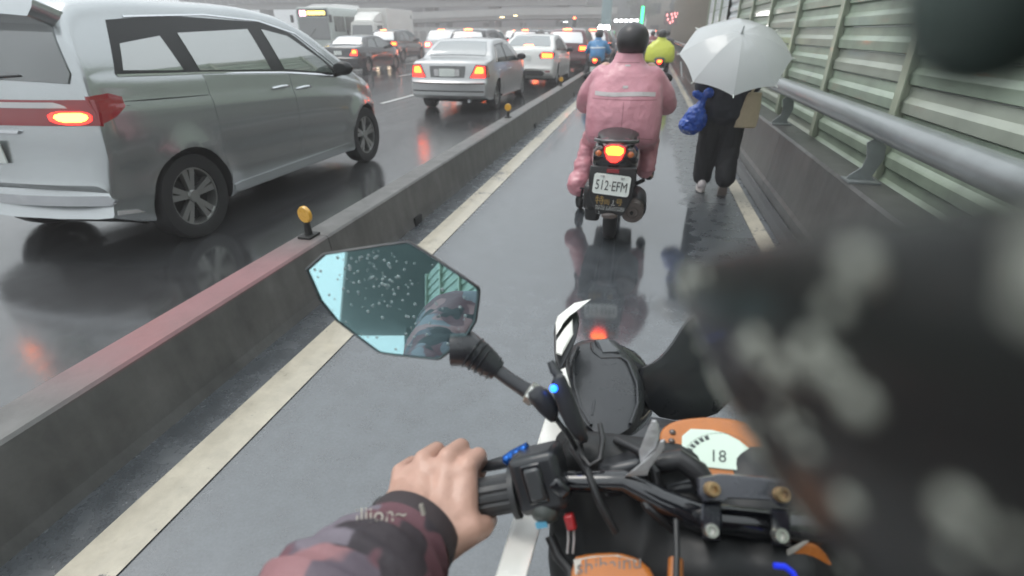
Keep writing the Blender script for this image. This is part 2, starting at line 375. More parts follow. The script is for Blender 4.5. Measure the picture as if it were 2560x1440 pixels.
yel = P('amber_reflector', (0.62, 0.33, 0.03), 0.3, coat=1, emis=(1, 0.5, 0.03), es=0.04, var=(60, 0.1))
post_m = P('black_rubber_post', (0.02, 0.02, 0.02), 0.5)
dl = None
for Y, lab in ((2.76, 'round amber reflector on short black post on divider, beside the rear wheel of the minivan'), (8.13, 'round amber reflector on the divider in front of the silver saloon'), (13.55, 'small round amber reflector on the divider beside the white saloon')):
    t = thing('delineator', lab, 'reflector', (-2.03, Y, DZ), 0, 'amber reflectors along the divider')
    obj('base', MB().box((0, 0, 0.008), (0.09, 0.12, 0.016)), post_m, t, bevel=0.004)
    obj('post', MB().tube([(0, 0, 0.016), (0, 0, 0.10)], [0.026, 0.02], 12), post_m, t)
    d_ = (EYE - Vector((-2.03, Y, DZ + 0.13))); d_.z = 0; d_.normalize()
    obj('reflector', MB().lathe((0, 0, 0.15), -Vector((0.25, 1, 0)), [(0.0, -0.016), (0.045, -0.014), (0.055, -0.006), (0.055, 0.008), (0.05, 0.016), (0, 0.016)], 24), yel, t)

# ------------------------------------------------------------------ parapet, pipe rail
par = thing('parapet', 'dark wet concrete parapet under the steel pipe rail', 'parapet', (0, 0, 0))
for i in range(17):
    y0 = -14 + i * 4.0
    sec = [(1.355, -0.02), (1.355, 0.10), (1.375, 0.13), (1.42, 0.60), (1.435, 0.62), (1.66, 0.62), (1.675, 0.60), (1.70, 0.0), (1.70, -0.02)]
    obj('parapet_block', MB().loft([[(x, y, z) for x, z in sec] for y in (y0, y0 + 3.992)]), par_m, par, smooth=0)
struct('verge', sheet(1.69, 2.6, -14, 54, 0.30), par_m, smooth=0)
rail_m = P('galvanised_pipe', (0.25, 0.27, 0.275), 0.42, metal=0.35, coat=0.6, var=(4, 0.15))
rail = thing('guard_rail', 'thick galvanised steel pipe rail on curved brackets on the parapet', 'railing', (0, 0, 0))
RX, RZ = 1.56, 0.985
obj('pipe', MB().tube([(RX, y, RZ) for y in (-14, -5, 4, 13, 22, 54)], 0.085, 20), rail_m, rail)
for i in range(22):
    y = -8.75 + i * 2.55
    prof = [(RX - 0.02, RZ - 0.07), (RX + 0.05, RZ - 0.12), (RX + 0.06, RZ - 0.2), (RX + 0.02, 0.66), (RX + 0.06, 0.62), (RX - 0.14, 0.62), (RX - 0.12, 0.66), (RX - 0.055, 0.72), (RX - 0.045, RZ - 0.2), (RX - 0.07, RZ - 0.1)]
    obj('bracket', MB().prism([(x, y - 0.006, z) for x, z in prof], (0, 0.012, 0)), rail_m, rail, smooth=0)
    obj('bracket_foot', MB().box((RX - 0.04, y, 0.628), (0.2, 0.16, 0.012)), rail_m, rail, smooth=0)

# ------------------------------------------------------------------ green noise barrier: posts and ribbed boards
gr_m = P('green_grey_panel', (0.31, 0.375, 0.295), 0.42, var=(2.5, 0.26), coat=0.35)
gr2_m = P('green_grey_panel_worn', (0.345, 0.375, 0.315), 0.45, var=(2.0, 0.18), coat=0.3)
gpost_m = P('green_post', (0.41, 0.45, 0.345), 0.42, var=(6, 0.12), coat=0.3)
pale_m = P('pale_grey_panel', (0.52, 0.56, 0.57), 0.35, var=(3, 0.06))
nbar = thing('noise_barrier', 'tall green grey noise barrier of ribbed boards between steel posts', 'barrier', (2.0, 0, 0.3))
NB_TOP = 3.9
def hpost(mb, y):
    mb.box((0.0, y, NB_TOP / 2), (0.012, 0.115, NB_TOP)); mb.box((0.13, y, NB_TOP / 2), (0.012, 0.115, NB_TOP)); mb.box((0.065, y, NB_TOP / 2), (0.118, 0.012, NB_TOP)); return mb
pm = None; slat_me = {}
def slat_mesh(h, L, x0=0.045):
    sec = [(x0 + 0.03, 0.0), (x0, 0.012), (x0 - 0.006, h * 0.42), (x0 + 0.004, h * 0.5), (x0 + 0.024, h * 0.62), (x0 + 0.026, h * 0.94), (x0 + 0.02, h - 0.004), (x0 + 0.06, h - 0.004), (x0 + 0.06, 0.0)]
    return MB().loft([[(x, y, z) for x, z in sec] for y in (0, L)])
hs_ = 0.216; base_slat = mesh_of(slat_mesh(hs_, 1.96), 'slat', gr_m, 30)
for i in range(16):
    y = -12.95 + 2.0 * i
    obj('post', hpost(MB(), y), gpost_m, nbar, smooth=0)
    if y < 15.2:
        near = 3 <= y < 13.2
        if near:
            for k in range(18):
                s_ = bpy.data.objects.new('slat', base_slat); COL.objects.link(s_); s_.parent = nbar; s_.location = (random.uniform(-0.004, 0.004), y + 0.02, k * hs_ + 0.004)
                if (k * 7 + i * 3) % 5 == 0:
                    s_.material_slots[0].link = 'OBJECT'; s_.material_slots[0].material = gr2_m
        else:
            mb = MB()
            for k in range(18):
                t_ = slat_mesh(hs_, 1.96); mb.add([(a, b + y + 0.02, c + k * hs_ + 0.004) for a, b, c in t_.v], t_.f)
            obj('ribbed_panel', mb, pale_m if y > 15 else gr_m, nbar, smooth=30)
pb = thing('pale_barrier', 'pale grey translucent looking barrier panels after the green barrier', 'barrier', (2.0, 17.05, 0.3))
for i in range(4):
    obj('post', hpost(MB(), i * 2.0), gpost_m, pb, smooth=0)
    if i < 3:
        for k in range(4): obj('panel', MB().box((0.06, i * 2.0 + 1.0, k * 0.95 + 0.475), (0.03, 1.86, 0.93)), pale_m, pb, smooth=0, bevel=0.01)
# beige ribbed wall that carries on into the distance
bei_m = P('beige_wall', (0.30, 0.27, 0.225), 0.6, var=(1.2, 0.18))
bw = thing('beige_sound_wall', 'long beige ribbed sound wall running into the distance on the right', 'wall', (2.0, 23.1, 0.0))
mb = MB().box((0.16, 42, 2.1), (0.2, 84, 4.2)); obj('wall_face', mb, bei_m, bw, smooth=0)
fin = mesh_of(MB().box((0.0, 0, 2.1), (0.12, 0.10, 4.18)), 'fin', bei_m, 0)
for i in range(120):
    s_ = bpy.data.objects.new('fin', fin); COL.objects.link(s_); s_.parent = bw; s_.location = (0.01, 0.2 + i * 0.62, 0)
rib = MB()
for k in range(7): rib.box((0.03, 42, 0.5 + k * 0.58), (0.06, 84, 0.09))
obj('rail_band', rib, bei_m, bw, smooth=0)
kr = P('orange_kerb', (0.42, 0.2, 0.11), 0.5, var=(2, 0.2))
obj('kerb_strip', MB().box((-0.25, 42, 0.42), (0.2, 84, 0.14)), kr, bw, smooth=0, bevel=0.02)
obj('kerb_base', MB().box((-0.25, 42, 0.17), (0.3, 84, 0.34)), par_m, bw, smooth=0)
# ------------------------------------------------------------------ cars
class Car:
    def __init__(s, p): s.p = p; s.L = p['L']; s.w = p['w']; s.roof = p['roof']; s.prep()
    def prep(s):
        p = s.p; ls = [i * p['L'] / 400 for i in range(401)]; tp = [s.top(l) for l in ls]; im = max(range(401), key=lambda i: tp[i]); s.lmax = ls[im]
        s._r = [(tp[i], ls[i]) for i in range(im + 1)]; s._f = [(tp[i], ls[i]) for i in range(im, 401)]
    def top(s, l): return mono(s.p['top'], l)
    def bot(s, l): return mono(s.p['bot'], l)
    def plan(s, l): return mono(s.p['plan'], l) * s.w
    def belt(s, l): return mono(s.p['belt'], l)
    def sidey(s, l, z):
        p = s.p; b = s.belt(l); y = s.plan(l)
        y -= mono(p['side'], min(z, b) - b + p['b0'])
        if z > b: y -= p['tum'] * max(0, (z - b) / (s.roof - b)) ** 1.2
        for lw in p['wheels']:
            r = math.hypot(l - lw, z - p['R']); Ra = p['R'] + 0.05
            if z < b: y += p.get('flare', 0.02) * max(0, 1 - abs(r - Ra) / 0.17) ** 1.5
        return y
    def bow(s, x, l):
        q = (x / s.w) ** 2; p = s.p
        return l + p['bowr'] * q * max(0, 1 - l / 0.9) - p['bowf'] * q * max(0, 1 - (s.L - l) / 1.2)
    def at(s, x, l, z): return (x, s.bow(x, l) - s.L / 2, z)
    def rear_l(s, z):
        if z <= s._r[0][0]: return 0.0
        for a, b in zip(s._r[:-1], s._r[1:]):
            if b[0] >= z: return a[1] + (b[1] - a[1]) * (z - a[0]) / max(1e-6, b[0] - a[0])
        return s._r[-1][1]
    def front_l(s, z):
        for a, b in zip(s._f[:-1], s._f[1:]):
            if b[0] <= z: return a[1] + (b[1] - a[1]) * (a[0] - z) / max(1e-6, a[0] - b[0])
        return s.L
    def ring(s, l):
        zb, zt, b = s.bot(l), s.top(l), s.belt(l); r = min(s.p.get('rr', 0.07), (zt - zb) * 0.4)
        zs = min(b, zt - r); H = []
        ye = s.sidey(l, max(zt - r, zb + 0.02))
        yb = s.sidey(l, zb + 0.05)
        for x in (0.0, 0.5, 0.85): H.append((yb * x, zb))
        H.append((yb - 0.02, zb + 0.008))
        NS = s.p.get('ns', 16)
        for i in range(NS + 1): z = zb + 0.03 + (zs - zb - 0.03) * i / NS; H.append((s.sidey(l, z), z))
        NG = 8
        for i in range(1, NG + 1): z = zs + (zt - r - zs) * i / NG + 1e-4 * i; H.append((s.sidey(l, z), z))
        for a in (22, 45, 68): H.append((ye - r * 1.2 * (1 - math.cos(R(a))), zt - r + r * math.sin(R(a))))
        yt = ye - r * 1.2; cr = s.p.get('crown', 0.03)
        for q in (1.0, 0.75, 0.5, 0.25, 0.0): H.append((yt * q, zt + cr * (1 - q * q) * min(1, (zt - zb))))
        ring = [s.at(y, l, z) for y, z in H] + [s.at(-y, l, z) for y, z in H[-2:0:-1]]
        return ring
    def body(s):
        N = s.p.get('nl', 70); ls = sorted(set([round(s.L * i / N, 4) for i in range(N + 1)] + [0.01, 0.03, 0.06, 0.09, 0.12, 0.15, 0.19, 0.24, s.L - 0.02, s.L - 0.05, s.L - 0.09, s.L - 0.14]))
        mb = MB().loft([s.ring(l) for l in ls])
        me = bpy.data.meshes.new('b'); me.from_pydata(mb.v, [], mb.f); b = bmesh.new(); b.from_mesh(me)
        bmesh.ops.recalc_face_normals(b, faces=b.faces); b.to_mesh(me); b.free()
        o = bpy.data.objects.new('b', me); COL.objects.link(o)
        cut = MB(); Ra = s.p['R'] + s.p.get('arch', 0.055)
        for lw in s.p['wheels']:
            for sg in (-1, 1): cut.lathe((sg * (s.w - 0.30), lw - s.L / 2, s.p['R']), (sg, 0, 0), [(Ra, 0), (Ra, 0.6)], 40, caps=True)
        cm = bpy.data.meshes.new('c'); cm.from_pydata(cut.v, [], cut.f); bb = bmesh.new(); bb.from_mesh(cm); bmesh.ops.recalc_face_normals(bb, faces=bb.faces); bb.to_mesh(cm); bb.free()
        co = bpy.data.objects.new('c', cm); COL.objects.link(co)
        md = o.modifiers.new('x', 'BOOLEAN'); md.operation = 'DIFFERENCE'; md.solver = 'EXACT'; md.object = co
        out = bake(o); bpy.data.objects.remove(co); out.materials.clear()
        for f in out.polygons:
            c = f.center; mi = 0
            for lw in s.p['wheels']:
                r = math.hypot(c.y - (lw - s.L / 2), c.z - s.p['R'])
                if r < Ra - 0.001 and (abs(abs(c.x) - (s.w - 0.30)) < 0.004 or (abs(r - Ra) < 0.006 and abs(f.normal.x) < 0.5)): mi = 1
            f.material_index = mi
        return out
    def spatch(s, mb, side, bot, top, nl=12, nz=6, off=0.004, mi=0, skirt=0.02):
        G = []
        for i in range(nz + 1):
            row = []
            for j in range(nl + 1):
                a = lin(bot, j / nl); b = lin(top, j / nl); t = i / nz
                l = a[0] + (b[0] - a[0]) * t; z = a[1] + (b[1] - a[1]) * t
                row.append(s.at(side * (s.sidey(l, z) + off), l, z))
            G.append(row)
        return s.skirted(mb, G, (-side * skirt, 0, 0), mi)
    def skirted(s, mb, G, v, mi):
        sh = lambda p: (p[0] + v[0], p[1] + v[1], p[2] + v[2])
        mb.grid(G, mi)
        bd = G[0] + [r[-1] for r in G[1:]] + G[-1][-2::-1] + [r[0] for r in G[-2:0:-1]]
        n = len(bd); mb.add([*bd, *[sh(p) for p in bd]], [(i, (i + 1) % n, n + (i + 1) % n, n + i) for i in range(n)], mi); return mb
    def rpatch(s, mb, rows, nx=10, nz=8, off=0.005, mi=0, front=False, skirt=0.02):
        G = []
        for i in range(nz + 1):
            z, xa, xb = lin(rows, i / nz); row = []
            l = (s.front_l(z) + off) if front else (s.rear_l(z) - off)
            for j in range(nx + 1):
                x = xa + (xb - xa) * j / nx; p = s.at(x, l, z); yt = max(0.01, s.sidey(l, z))
                cr = s.p.get('crown', 0.03) * (1 - min(1, (x / yt)) ** 2)
                row.append((p[0], p[1], p[2] + (off * 0.6 + cr if z > s.belt(l) - 0.1 else 0)))
            G.append(row)
        return s.skirted(mb, G, (0, -skirt if front else skirt, -skirt * 0.4), mi)

def wheel_parts(t, x, y, Rr, wd, side, rim_r, style, mats=(rubber, alloy)):
    n = 36; h = wd / 2
    ty = MB().lathe((x, y, Rr), (side, 0, 0), [(rim_r, -h), (rim_r + 0.02, -h), (Rr * 0.96, -h * 0.95), (Rr - 0.004, -h * 0.75), (Rr, -h * 0.5), (Rr, h * 0.5), (Rr - 0.004, h * 0.75), (Rr * 0.965, h * 0.95), (rim_r + 0.03, h), (rim_r, h * 0.9), (rim_r - 0.01, h * 0.6), (rim_r * 0.95, -h * 0.3)], n)
    w_ = obj('wheel', ty, mats[0], t, smooth=50)
    rm = MB(); c = Vector((x + side * h * 0.55, y, Rr)); ax = Vector((side, 0, 0))
    rm.lathe(c, ax, [(rim_r, 0.022), (rim_r * 0.93, 0.022), (rim_r * 0.9, -0.02), (rim_r * 0.9, -0.09)], n)
    ns = style[0]
    for k in range(ns):
        for dq in style[1]:
            a = 2 * math.pi * k / ns + dq + 0.3; u = Vector((0, math.cos(a), math.sin(a))); v = Vector((0, -math.sin(a), math.cos(a)))
            p0 = c + u * rim_r * 0.14; p1 = c + u * rim_r * 0.93; wa, wb = style[2], style[3]
            rm.add([p0 - v * wa + ax * 0.0, p0 + v * wa, p1 + v * wb + ax * 0.012, p1 - v * wb + ax * 0.012, p0 - v * wa - ax * 0.03, p0 + v * wa - ax * 0.03, p1 + v * wb - ax * 0.03, p1 - v * wb - ax * 0.03],
                   [(0, 1, 2, 3), (7, 6, 5, 4), (0, 4, 5, 1), (1, 5, 6, 2), (2, 6, 7, 3), (3, 7, 4, 0)])
    rm.lathe(c, ax, [(0.0, 0.02), (rim_r * 0.2, 0.018), (rim_r * 0.23, 0.0), (rim_r * 0.23, -0.04)], 20)
    obj('rim', rm, mats[1], w_, smooth=35)
    obj('brake_disc', MB().lathe(c - ax * 0.06, ax, [(0.0, 0.0), (rim_r * 0.88, 0.0), (rim_r * 0.88, -0.015)], 24), well, w_)
    return w_

def make_car(p, name, label, cat, loc, paint, group=None, rz=0, gl=glass, detail=True, rear_lit=True):
    c = Car(p); t = thing(name, label, cat, loc, rz, group)
    obj('body', c.body(), [paint, well], t, smooth=38)
    ins = p.get('win_frame')
    for sd in p.get('sides', (1, -1)):
        if ins: obj('window_frame', c.spatch(MB(), sd, ins[0], ins[1], 26, 6, 0.003, skirt=0.01), frame_blk, t, smooth=60)
        for wb, wt in p['windows']:
            obj('window', c.spatch(MB(), sd, wb, wt, 12, 6, 0.0075, skirt=0.006), gl, t, smooth=60)
        for db, dt_, hp in p.get('doors', []):
            d_ = obj('door', c.spatch(MB(), sd, db, dt_, 26, 18, 0.0035, skirt=0.01), paint, t, smooth=60)
            if hp:
                l, z = hp; y = c.sidey(l, z) + 0.028
                pts = [c.at(sd * (y + dy), l + dl_, z + dz) for dl_, dy, dz in ((-0.11, -0.03, -0.004), (-0.09, 0.0, 0), (-0.03, 0.008, 0.006), (0.05, 0.006, 0.006), (0.1, 0.0, 0.0), (0.115, -0.03, 0))]
                obj('handle', MB().tube(pts, [0.010, 0.014, 0.016, 0.016, 0.013, 0.010], 10, sq=0.9), chrome if p.get('chrome_h') else paint, d_)
        if 'mirror' in p:
            l, z = p['mirror']; y = c.sidey(l, z); m_ = MB()
            m_.ell((sd * (y + 0.13), l - c.L / 2 + 0.02, z + 0.02), (0.115, 0.075, 0.075), 16)
            m_.tube([(sd * (y - 0.01), l - c.L / 2 + 0.06, z - 0.05), (sd * (y + 0.09), l - c.L / 2 + 0.03, z - 0.03)], 0.03, 10)
            w_ = obj('wing_mirror', m_, p.get('mirror_mat', paint), t, smooth=60)
            obj('mirror_glass', MB().ell((sd * (y + 0.13), l - c.L / 2 - 0.052, z + 0.02), (0.095, 0.012, 0.06), 16), frame_blk, w_)
        lamp = p.get('lamp')
        if lamp:
            m_ = MB()
            x0, x1 = lamp['x']
            c.rpatch(m_, [(z, sd * xa, sd * xb) for z, xa, xb in lamp['rows']], 10, 8, 0.008)
            if 'side' in lamp: c.spatch(m_, sd, lamp['side'][0], lamp['side'][1], 8, 6, 0.008)
            tl = obj('tail_light', m_, redlens, t, smooth=50)
            if rear_lit and 'core' in lamp:
                m_ = MB(); c.rpatch(m_, [(z, sd * xa, sd * xb) for z, xa, xb in lamp['glow']], 8, 5, 0.012); obj('lit_lens', m_, redlit, tl, smooth=50)
                m_ = MB(); c.rpatch(m_, [(z, sd * xa, sd * xb) for z, xa, xb in lamp['core']], 6, 4, 0.018); obj('brake_lamp', m_, van_brake if name == 'minivan' else brake, tl, smooth=50)
            if 'clear' in lamp:
                m_ = MB(); c.rpatch(m_, [(z, sd * xa, sd * xb) for z, xa, xb in lamp['clear']], 6, 3, 0.012); obj('reverse_lens', m_, clearlens, tl, smooth=50)
    if 'rear_win' in p: obj('rear_window', c.rpatch(MB(), p['rear_win'], 16, 8, 0.008), p.get('rear_gl', gl), t, smooth=60)
    if 'wind' in p: obj('windscreen', c.rpatch(MB(), p['wind'], 16, 8, 0.008, front=True), gl, t, smooth=60)
    if 'chmsl' in p:
        z, hw, l = p['chmsl']; obj('high_brake_lamp', MB().box((0, l - c.L / 2, z), (2 * hw, 0.05, 0.045)), brakefar, t, smooth=0, bevel=0.01)
    if 'plate' in p:
        z = p['plate']; l = c.rear_l(z); g = obj('plate', MB().box((0, l - c.L / 2 - 0.02, z), (0.34, 0.012, 0.15)), plate_w, t, smooth=0, bevel=0.004)
        if p.get('plate_rec'):
            obj('plate_recess', c.rpatch(MB(), [(z - 0.095, -0.37, 0.37), (z + 0.1, -0.39, 0.39)], 6, 4, 0.006), P_recess, t, smooth=50)
    for row, mt, nm in p.get('rear_trim', []):
        obj(nm, c.rpatch(MB(), row, 16, 4, 0.012), mt, t, smooth=50)
    for sd in (1, -1):
        for lw in p['wheels']:
            wheel_parts(t, sd * (c.w - 0.125), lw - c.L / 2, p['R'], 0.2, sd, p['rim'], p['spokes'])
    if detail:
        obj('underbody', MB().box((0, 0, 0.24), (c.w * 1.4, c.L * 0.8, 0.08)), well, t, smooth=0)
    return t, c
P_recess = P('plate_recess', (0.17, 0.17, 0.17), 0.4)

SIDE = [(0.0, 0.10), (0.22, 0.055), (0.34, 0.035), (0.55, 0.006), (0.70, 0.0), (0.80, 0.012), (0.90, 0.028), (1.0, 0.055)]
van_p = dict(L=4.85, w=0.905, roof=1.74, b0=1.0, R=0.345, rim=0.235, wheels=(1.08, 3.98), spokes=(5, (-0.17, 0.17), 0.016, 0.026),
    top=[(0, 0.60), (0.03, 0.70), (0.055, 0.95), (0.085, 1.16), (0.13, 1.30), (0.24, 1.54), (0.36, 1.67), (0.55, 1.735), (1.2, 1.765), (2.1, 1.765), (2.7, 1.71), (3.1, 1.59), (3.55, 1.35), (3.95, 1.165), (4.25, 1.065), (4.5, 0.99), (4.68, 0.9), (4.79, 0.75), (4.85, 0.58)],
    bot=[(0, 0.36), (0.1, 0.33), (0.35, 0.27), (0.7, 0.23), (4.3, 0.22), (4.85, 0.28)],
    plan=[(0, 0.93), (0.06, 0.955), (0.25, 0.985), (0.8, 1.0), (3.9, 1.0), (4.4, 0.965), (4.7, 0.88), (4.85, 0.76)],
    belt=[(0, 1.30), (0.8, 1.27), (1.5, 1.245), (2.4, 1.20), (3.4, 1.11), (4.0, 1.03), (4.85, 0.85)], tum=0.17, side=[(0.0, 0.07), (0.12, 0.045), (0.2, 0.03), (0.34, 0.03), (0.48, 0.008), (0.62, 0.0), (0.72, 0.004), (0.80, 0.006), (0.828, 0.022), (0.9, 0.03), (0.955, 0.035), (0.985, 0.038), (1.0, 0.055)], flare=0.035, arch=0.05,
    bowr=0.16, bowf=0.45, rr=0.085, crown=0.035, ns=26, nl=96,
    win_frame=([(0.50, 1.295), (1.5, 1.262), (2.5, 1.205), (3.55, 1.105)], [(0.80, 1.625), (1.4, 1.665), (2.45, 1.635), (2.9, 1.53), (3.5, 1.15)]),
    windows=[([(0.62, 1.315), (1.30, 1.285)], [(0.78, 1.48), (1.24, 1.525)]), ([(1.46, 1.275), (2.33, 1.23)], [(1.42, 1.545), (2.25, 1.575)]), ([(2.54, 1.222), (3.1, 1.165), (3.45, 1.125)], [(2.44, 1.575), (2.8, 1.515), (3.25, 1.275)])],
    doors=[([(1.47, 0.36), (2.56, 0.36)], [(1.47, 1.24), (2.56, 1.175)], (2.38, 1.07)), ([(2.575, 0.36), (3.42, 0.36)], [(2.575, 1.175), (3.52, 1.07)], (2.75, 1.035))], chrome_h=True,
    mirror=(3.42, 1.16), mirror_mat=frame_blk, sides=(1, -1),
    rear_win=[(1.24, -0.74, 0.74), (1.3, -0.76, 0.76), (1.6, -0.66, 0.66)],
    lamp=dict(x=(0.2, 0.8), rows=[(0.995, 0.10, 0.875), (1.07, 0.10, 0.88), (1.155, 0.10, 0.875)], side=([(0.05, 0.995), (0.25, 1.04), (0.42, 1.10)], [(0.06, 1.175), (0.28, 1.185), (0.43, 1.155)]),
              glow=[(1.003, 0.66, 0.76), (1.018, 0.57, 0.83), (1.07, 0.56, 0.84), (1.085, 0.64, 0.78)], core=[(1.02, 0.66, 0.76), (1.035, 0.61, 0.81), (1.06, 0.60, 0.82), (1.075, 0.66, 0.78)], clear=[(1.105, 0.12, 0.70), (1.125, 0.12, 0.68), (1.14, 0.12, 0.62)]),
    wind=[(1.17, -0.72, 0.72), (1.62, -0.62, 0.62)], plate=0.82, rear_gl=glass,
    rear_trim=[([(0.46, -0.80, 0.80), (0.50, -0.84, 0.84), (0.53, -0.80, 0.80)], chrome, 'chrome_trim')])
def _g(l): return l * (0.6 / 0.9) if l < 0.9 else l - 0.3
def _gt(tab): return [(_g(a),) + tuple(b) for a, *b in tab]
for k in ('top', 'bot', 'plan', 'belt'): van_p[k] = _gt(van_p[k])
van_p['wheels'] = tuple(_g(a) for a in van_p['wheels']); van_p['L'] = 4.55
van_p['win_frame'] = tuple(_gt(a) for a in van_p['win_frame'])
van_p['windows'] = [(_gt(a), _gt(b)) for a, b in van_p['windows']]
van_p['doors'] = [(_gt(a), _gt(b), (_g(h[0]), h[1])) for a, b, h in van_p['doors']]
van_p['mirror'] = (_g(3.42), 1.16); van_p['lamp']['side'] = tuple(_gt(a) for a in van_p['lamp']['side'])
van, vc = make_car(van_p, 'minivan', 'silver minivan with lit tail light filling the left of the view', 'minivan', (-4.345, 2.61 + 2.275, 0), silver, detail=True, gl=van_glass)
obj('spoiler', vc.rpatch(MB(), [(1.55, -0.68, 0.68), (1.6, -0.70, 0.70), (1.65, -0.70, 0.70)], 14, 4, 0.14, skirt=0.16), silver, van, smooth=50, bevel=0.01)
for sd in (1,):
    q = MB(); vc.spatch(q, sd, _gt([(0.02, 0.385), (0.30, 0.36)]), _gt([(0.02, 0.415), (0.22, 0.39)]), 6, 3, 0.01); obj('bumper_reflector', q, clearlens, van)
    q = MB(); vc.spatch(q, sd, _gt([(0.44, 1.095), (1.0, 1.085), (1.45, 1.078)]), _gt([(0.44, 1.125), (1.0, 1.112), (1.45, 1.092)]), 12, 2, 0.002, skirt=0.01); obj('slide_rail', q, frame_blk, van)
    q = MB(); vc.spatch(q, sd, _gt([(1.0, 1.645), (1.8, 1.675), (2.45, 1.64), (2.95, 1.53), (3.5, 1.20)]), _gt([(1.0, 1.655), (1.8, 1.686), (2.45, 1.651), (2.95, 1.542), (3.5, 1.212)]), 24, 2, 0.008, skirt=0.01); obj('drip_rail', q, chrome, van)

obj('rear_wiper', MB().tube([vc.at(x, vc.rear_l(z) - 0.025, z) for x, z in ((0.05, 1.27), (0.2, 1.285), (0.45, 1.30))], [0.012, 0.009, 0.006], 8), frame_blk, van)
obj('tailgate_handle', vc.rpatch(MB(), [(0.945, -0.32, 0.32), (0.965, -0.34, 0.34)], 10, 2, 0.02), chrome, van)
for sd in (1, -1):
    q = MB(); vc.spatch(q, sd, _gt([(1.5, 0.27), (2.6, 0.27), (3.5, 0.27)]), _gt([(1.5, 0.33), (2.6, 0.33), (3.5, 0.33)]), 20, 3, 0.012); obj('sill_trim', q, silver, van)
    q = MB(); vc.spatch(q, sd, _gt([(0.52, 1.278), (1.5, 1.247), (2.5, 1.19), (3.5, 1.09)]), _gt([(0.51, 1.294), (1.5, 1.261), (2.5, 1.204), (3.54, 1.105)]), 26, 2, 0.006, skirt=0.008); obj('window_trim', q, chrome, van)
obj('roof_aerial', MB().loft([[(x * a, -1.62 + y + b_, z) for x, y in ((-0.03, -0.06), (0.03, -0.06), (0.03, 0.06), (-0.03, 0.06))] for a, b_, z in ((1, 0, 1.74), (0.7, -0.01, 1.775), (0.2, -0.03, 1.80))]), silver, van, smooth=50)
sed_side = [(0.0, 0.09), (0.15, 0.05), (0.3, 0.03), (0.42, 0.012), (0.56, 0.0), (0.7, 0.004), (0.85, 0.022), (1.0, 0.05)]
sedan_p = dict(L=4.5, w=0.86, roof=1.40, b0=1.0, R=0.30, rim=0.2, wheels=(0.98, 3.6), spokes=(7, (0,), 0.03, 0.022),
    top=[(0, 0.60), (0.05, 0.64), (0.075, 0.70), (0.12, 0.95), (0.17, 1.0), (0.35, 1.02), (0.72, 1.06), (0.95, 1.20), (1.25, 1.36), (1.5, 1.405), (2.1, 1.42), (2.5, 1.39), (2.85, 1.26), (3.25, 1.06), (3.5, 0.98), (4.0, 0.9), (4.3, 0.8), (4.45, 0.68), (4.5, 0.55)],
    bot=[(0, 0.36), (0.1, 0.30), (0.5, 0.24), (4.0, 0.2), (4.5, 0.25)],
    plan=[(0, 0.93), (0.05, 0.965), (0.2, 0.985), (0.8, 1.0), (3.6, 1.0), (4.1, 0.96), (4.5, 0.8)],
    belt=[(0, 0.955), (1.0, 0.955), (2.5, 0.93), (3.5, 0.89), (4.5, 0.7)], tum=0.19, side=sed_side, flare=0.02, bowr=0.13, bowf=0.3, rr=0.05, crown=0.025,
    win_frame=([(1.0, 0.965), (2.2, 0.945), (3.1, 0.925)], [(1.32, 1.30), (2.1, 1.345), (3.05, 0.96)]),
    windows=[([(1.06, 0.98), (1.85, 0.965)], [(1.36, 1.28), (1.85, 1.32)]), ([(1.95, 0.96), (2.98, 0.94)], [(1.95, 1.32), (2.42, 1.29)])],
    doors=[([(1.22, 0.30), (1.9, 0.28)], [(1.0, 0.93), (1.9, 0.92)], (1.1, 0.80)), ([(1.91, 0.28), (3.05, 0.28)], [(1.91, 0.92), (3.05, 0.89)], (2.05, 0.79))],
    mirror=(2.95, 0.99), mirror_mat=frame_blk, rear_gl=glass_pale, plate_rec=True,
    rear_win=[(1.085, -0.63, 0.63), (1.2, -0.62, 0.62), (1.35, -0.54, 0.54)],
    lamp=dict(x=(0.5, 0.8), rows=[(0.70, 0.47, 0.82), (0.82, 0.53, 0.815), (0.94, 0.60, 0.80)], side=([(0.10, 0.71), (0.24, 0.72)], [(0.14, 0.93), (0.2, 0.92)]),
              glow=[(0.71, 0.50, 0.80), (0.91, 0.62, 0.78)], core=[(0.79, 0.58, 0.75), (0.84, 0.59, 0.76), (0.89, 0.63, 0.74)]),
    wind=[(1.05, -0.66, 0.66), (1.34, -0.55, 0.55)], plate=0.80,
    rear_trim=[([(0.44, -0.78, 0.78), (0.455, -0.78, 0.78)], frame_blk, 'bumper_groove'), ([(0.595, -0.8, 0.8), (0.612, -0.8, 0.8)], frame_blk, 'bumper_groove')])
sed, sc_ = make_car(sedan_p, 'saloon_car', 'old silver saloon with both brake lights on, boot towards us', 'car', (-4.0, 10.75 + 2.25, 0), silver2)
for sx in (-1, 1):
    obj('plate_cover', MB().box((sx * 0.225, -2.25 + 0.02 + 0.042, 0.80), (0.10, 0.012, 0.13)), clearlens, sed, smooth=0, bevel=0.004)
obj('exhaust', MB().tube([(0.45, -2.15, 0.25), (0.45, -1.8, 0.27)], 0.035, 12), chrome, sed)

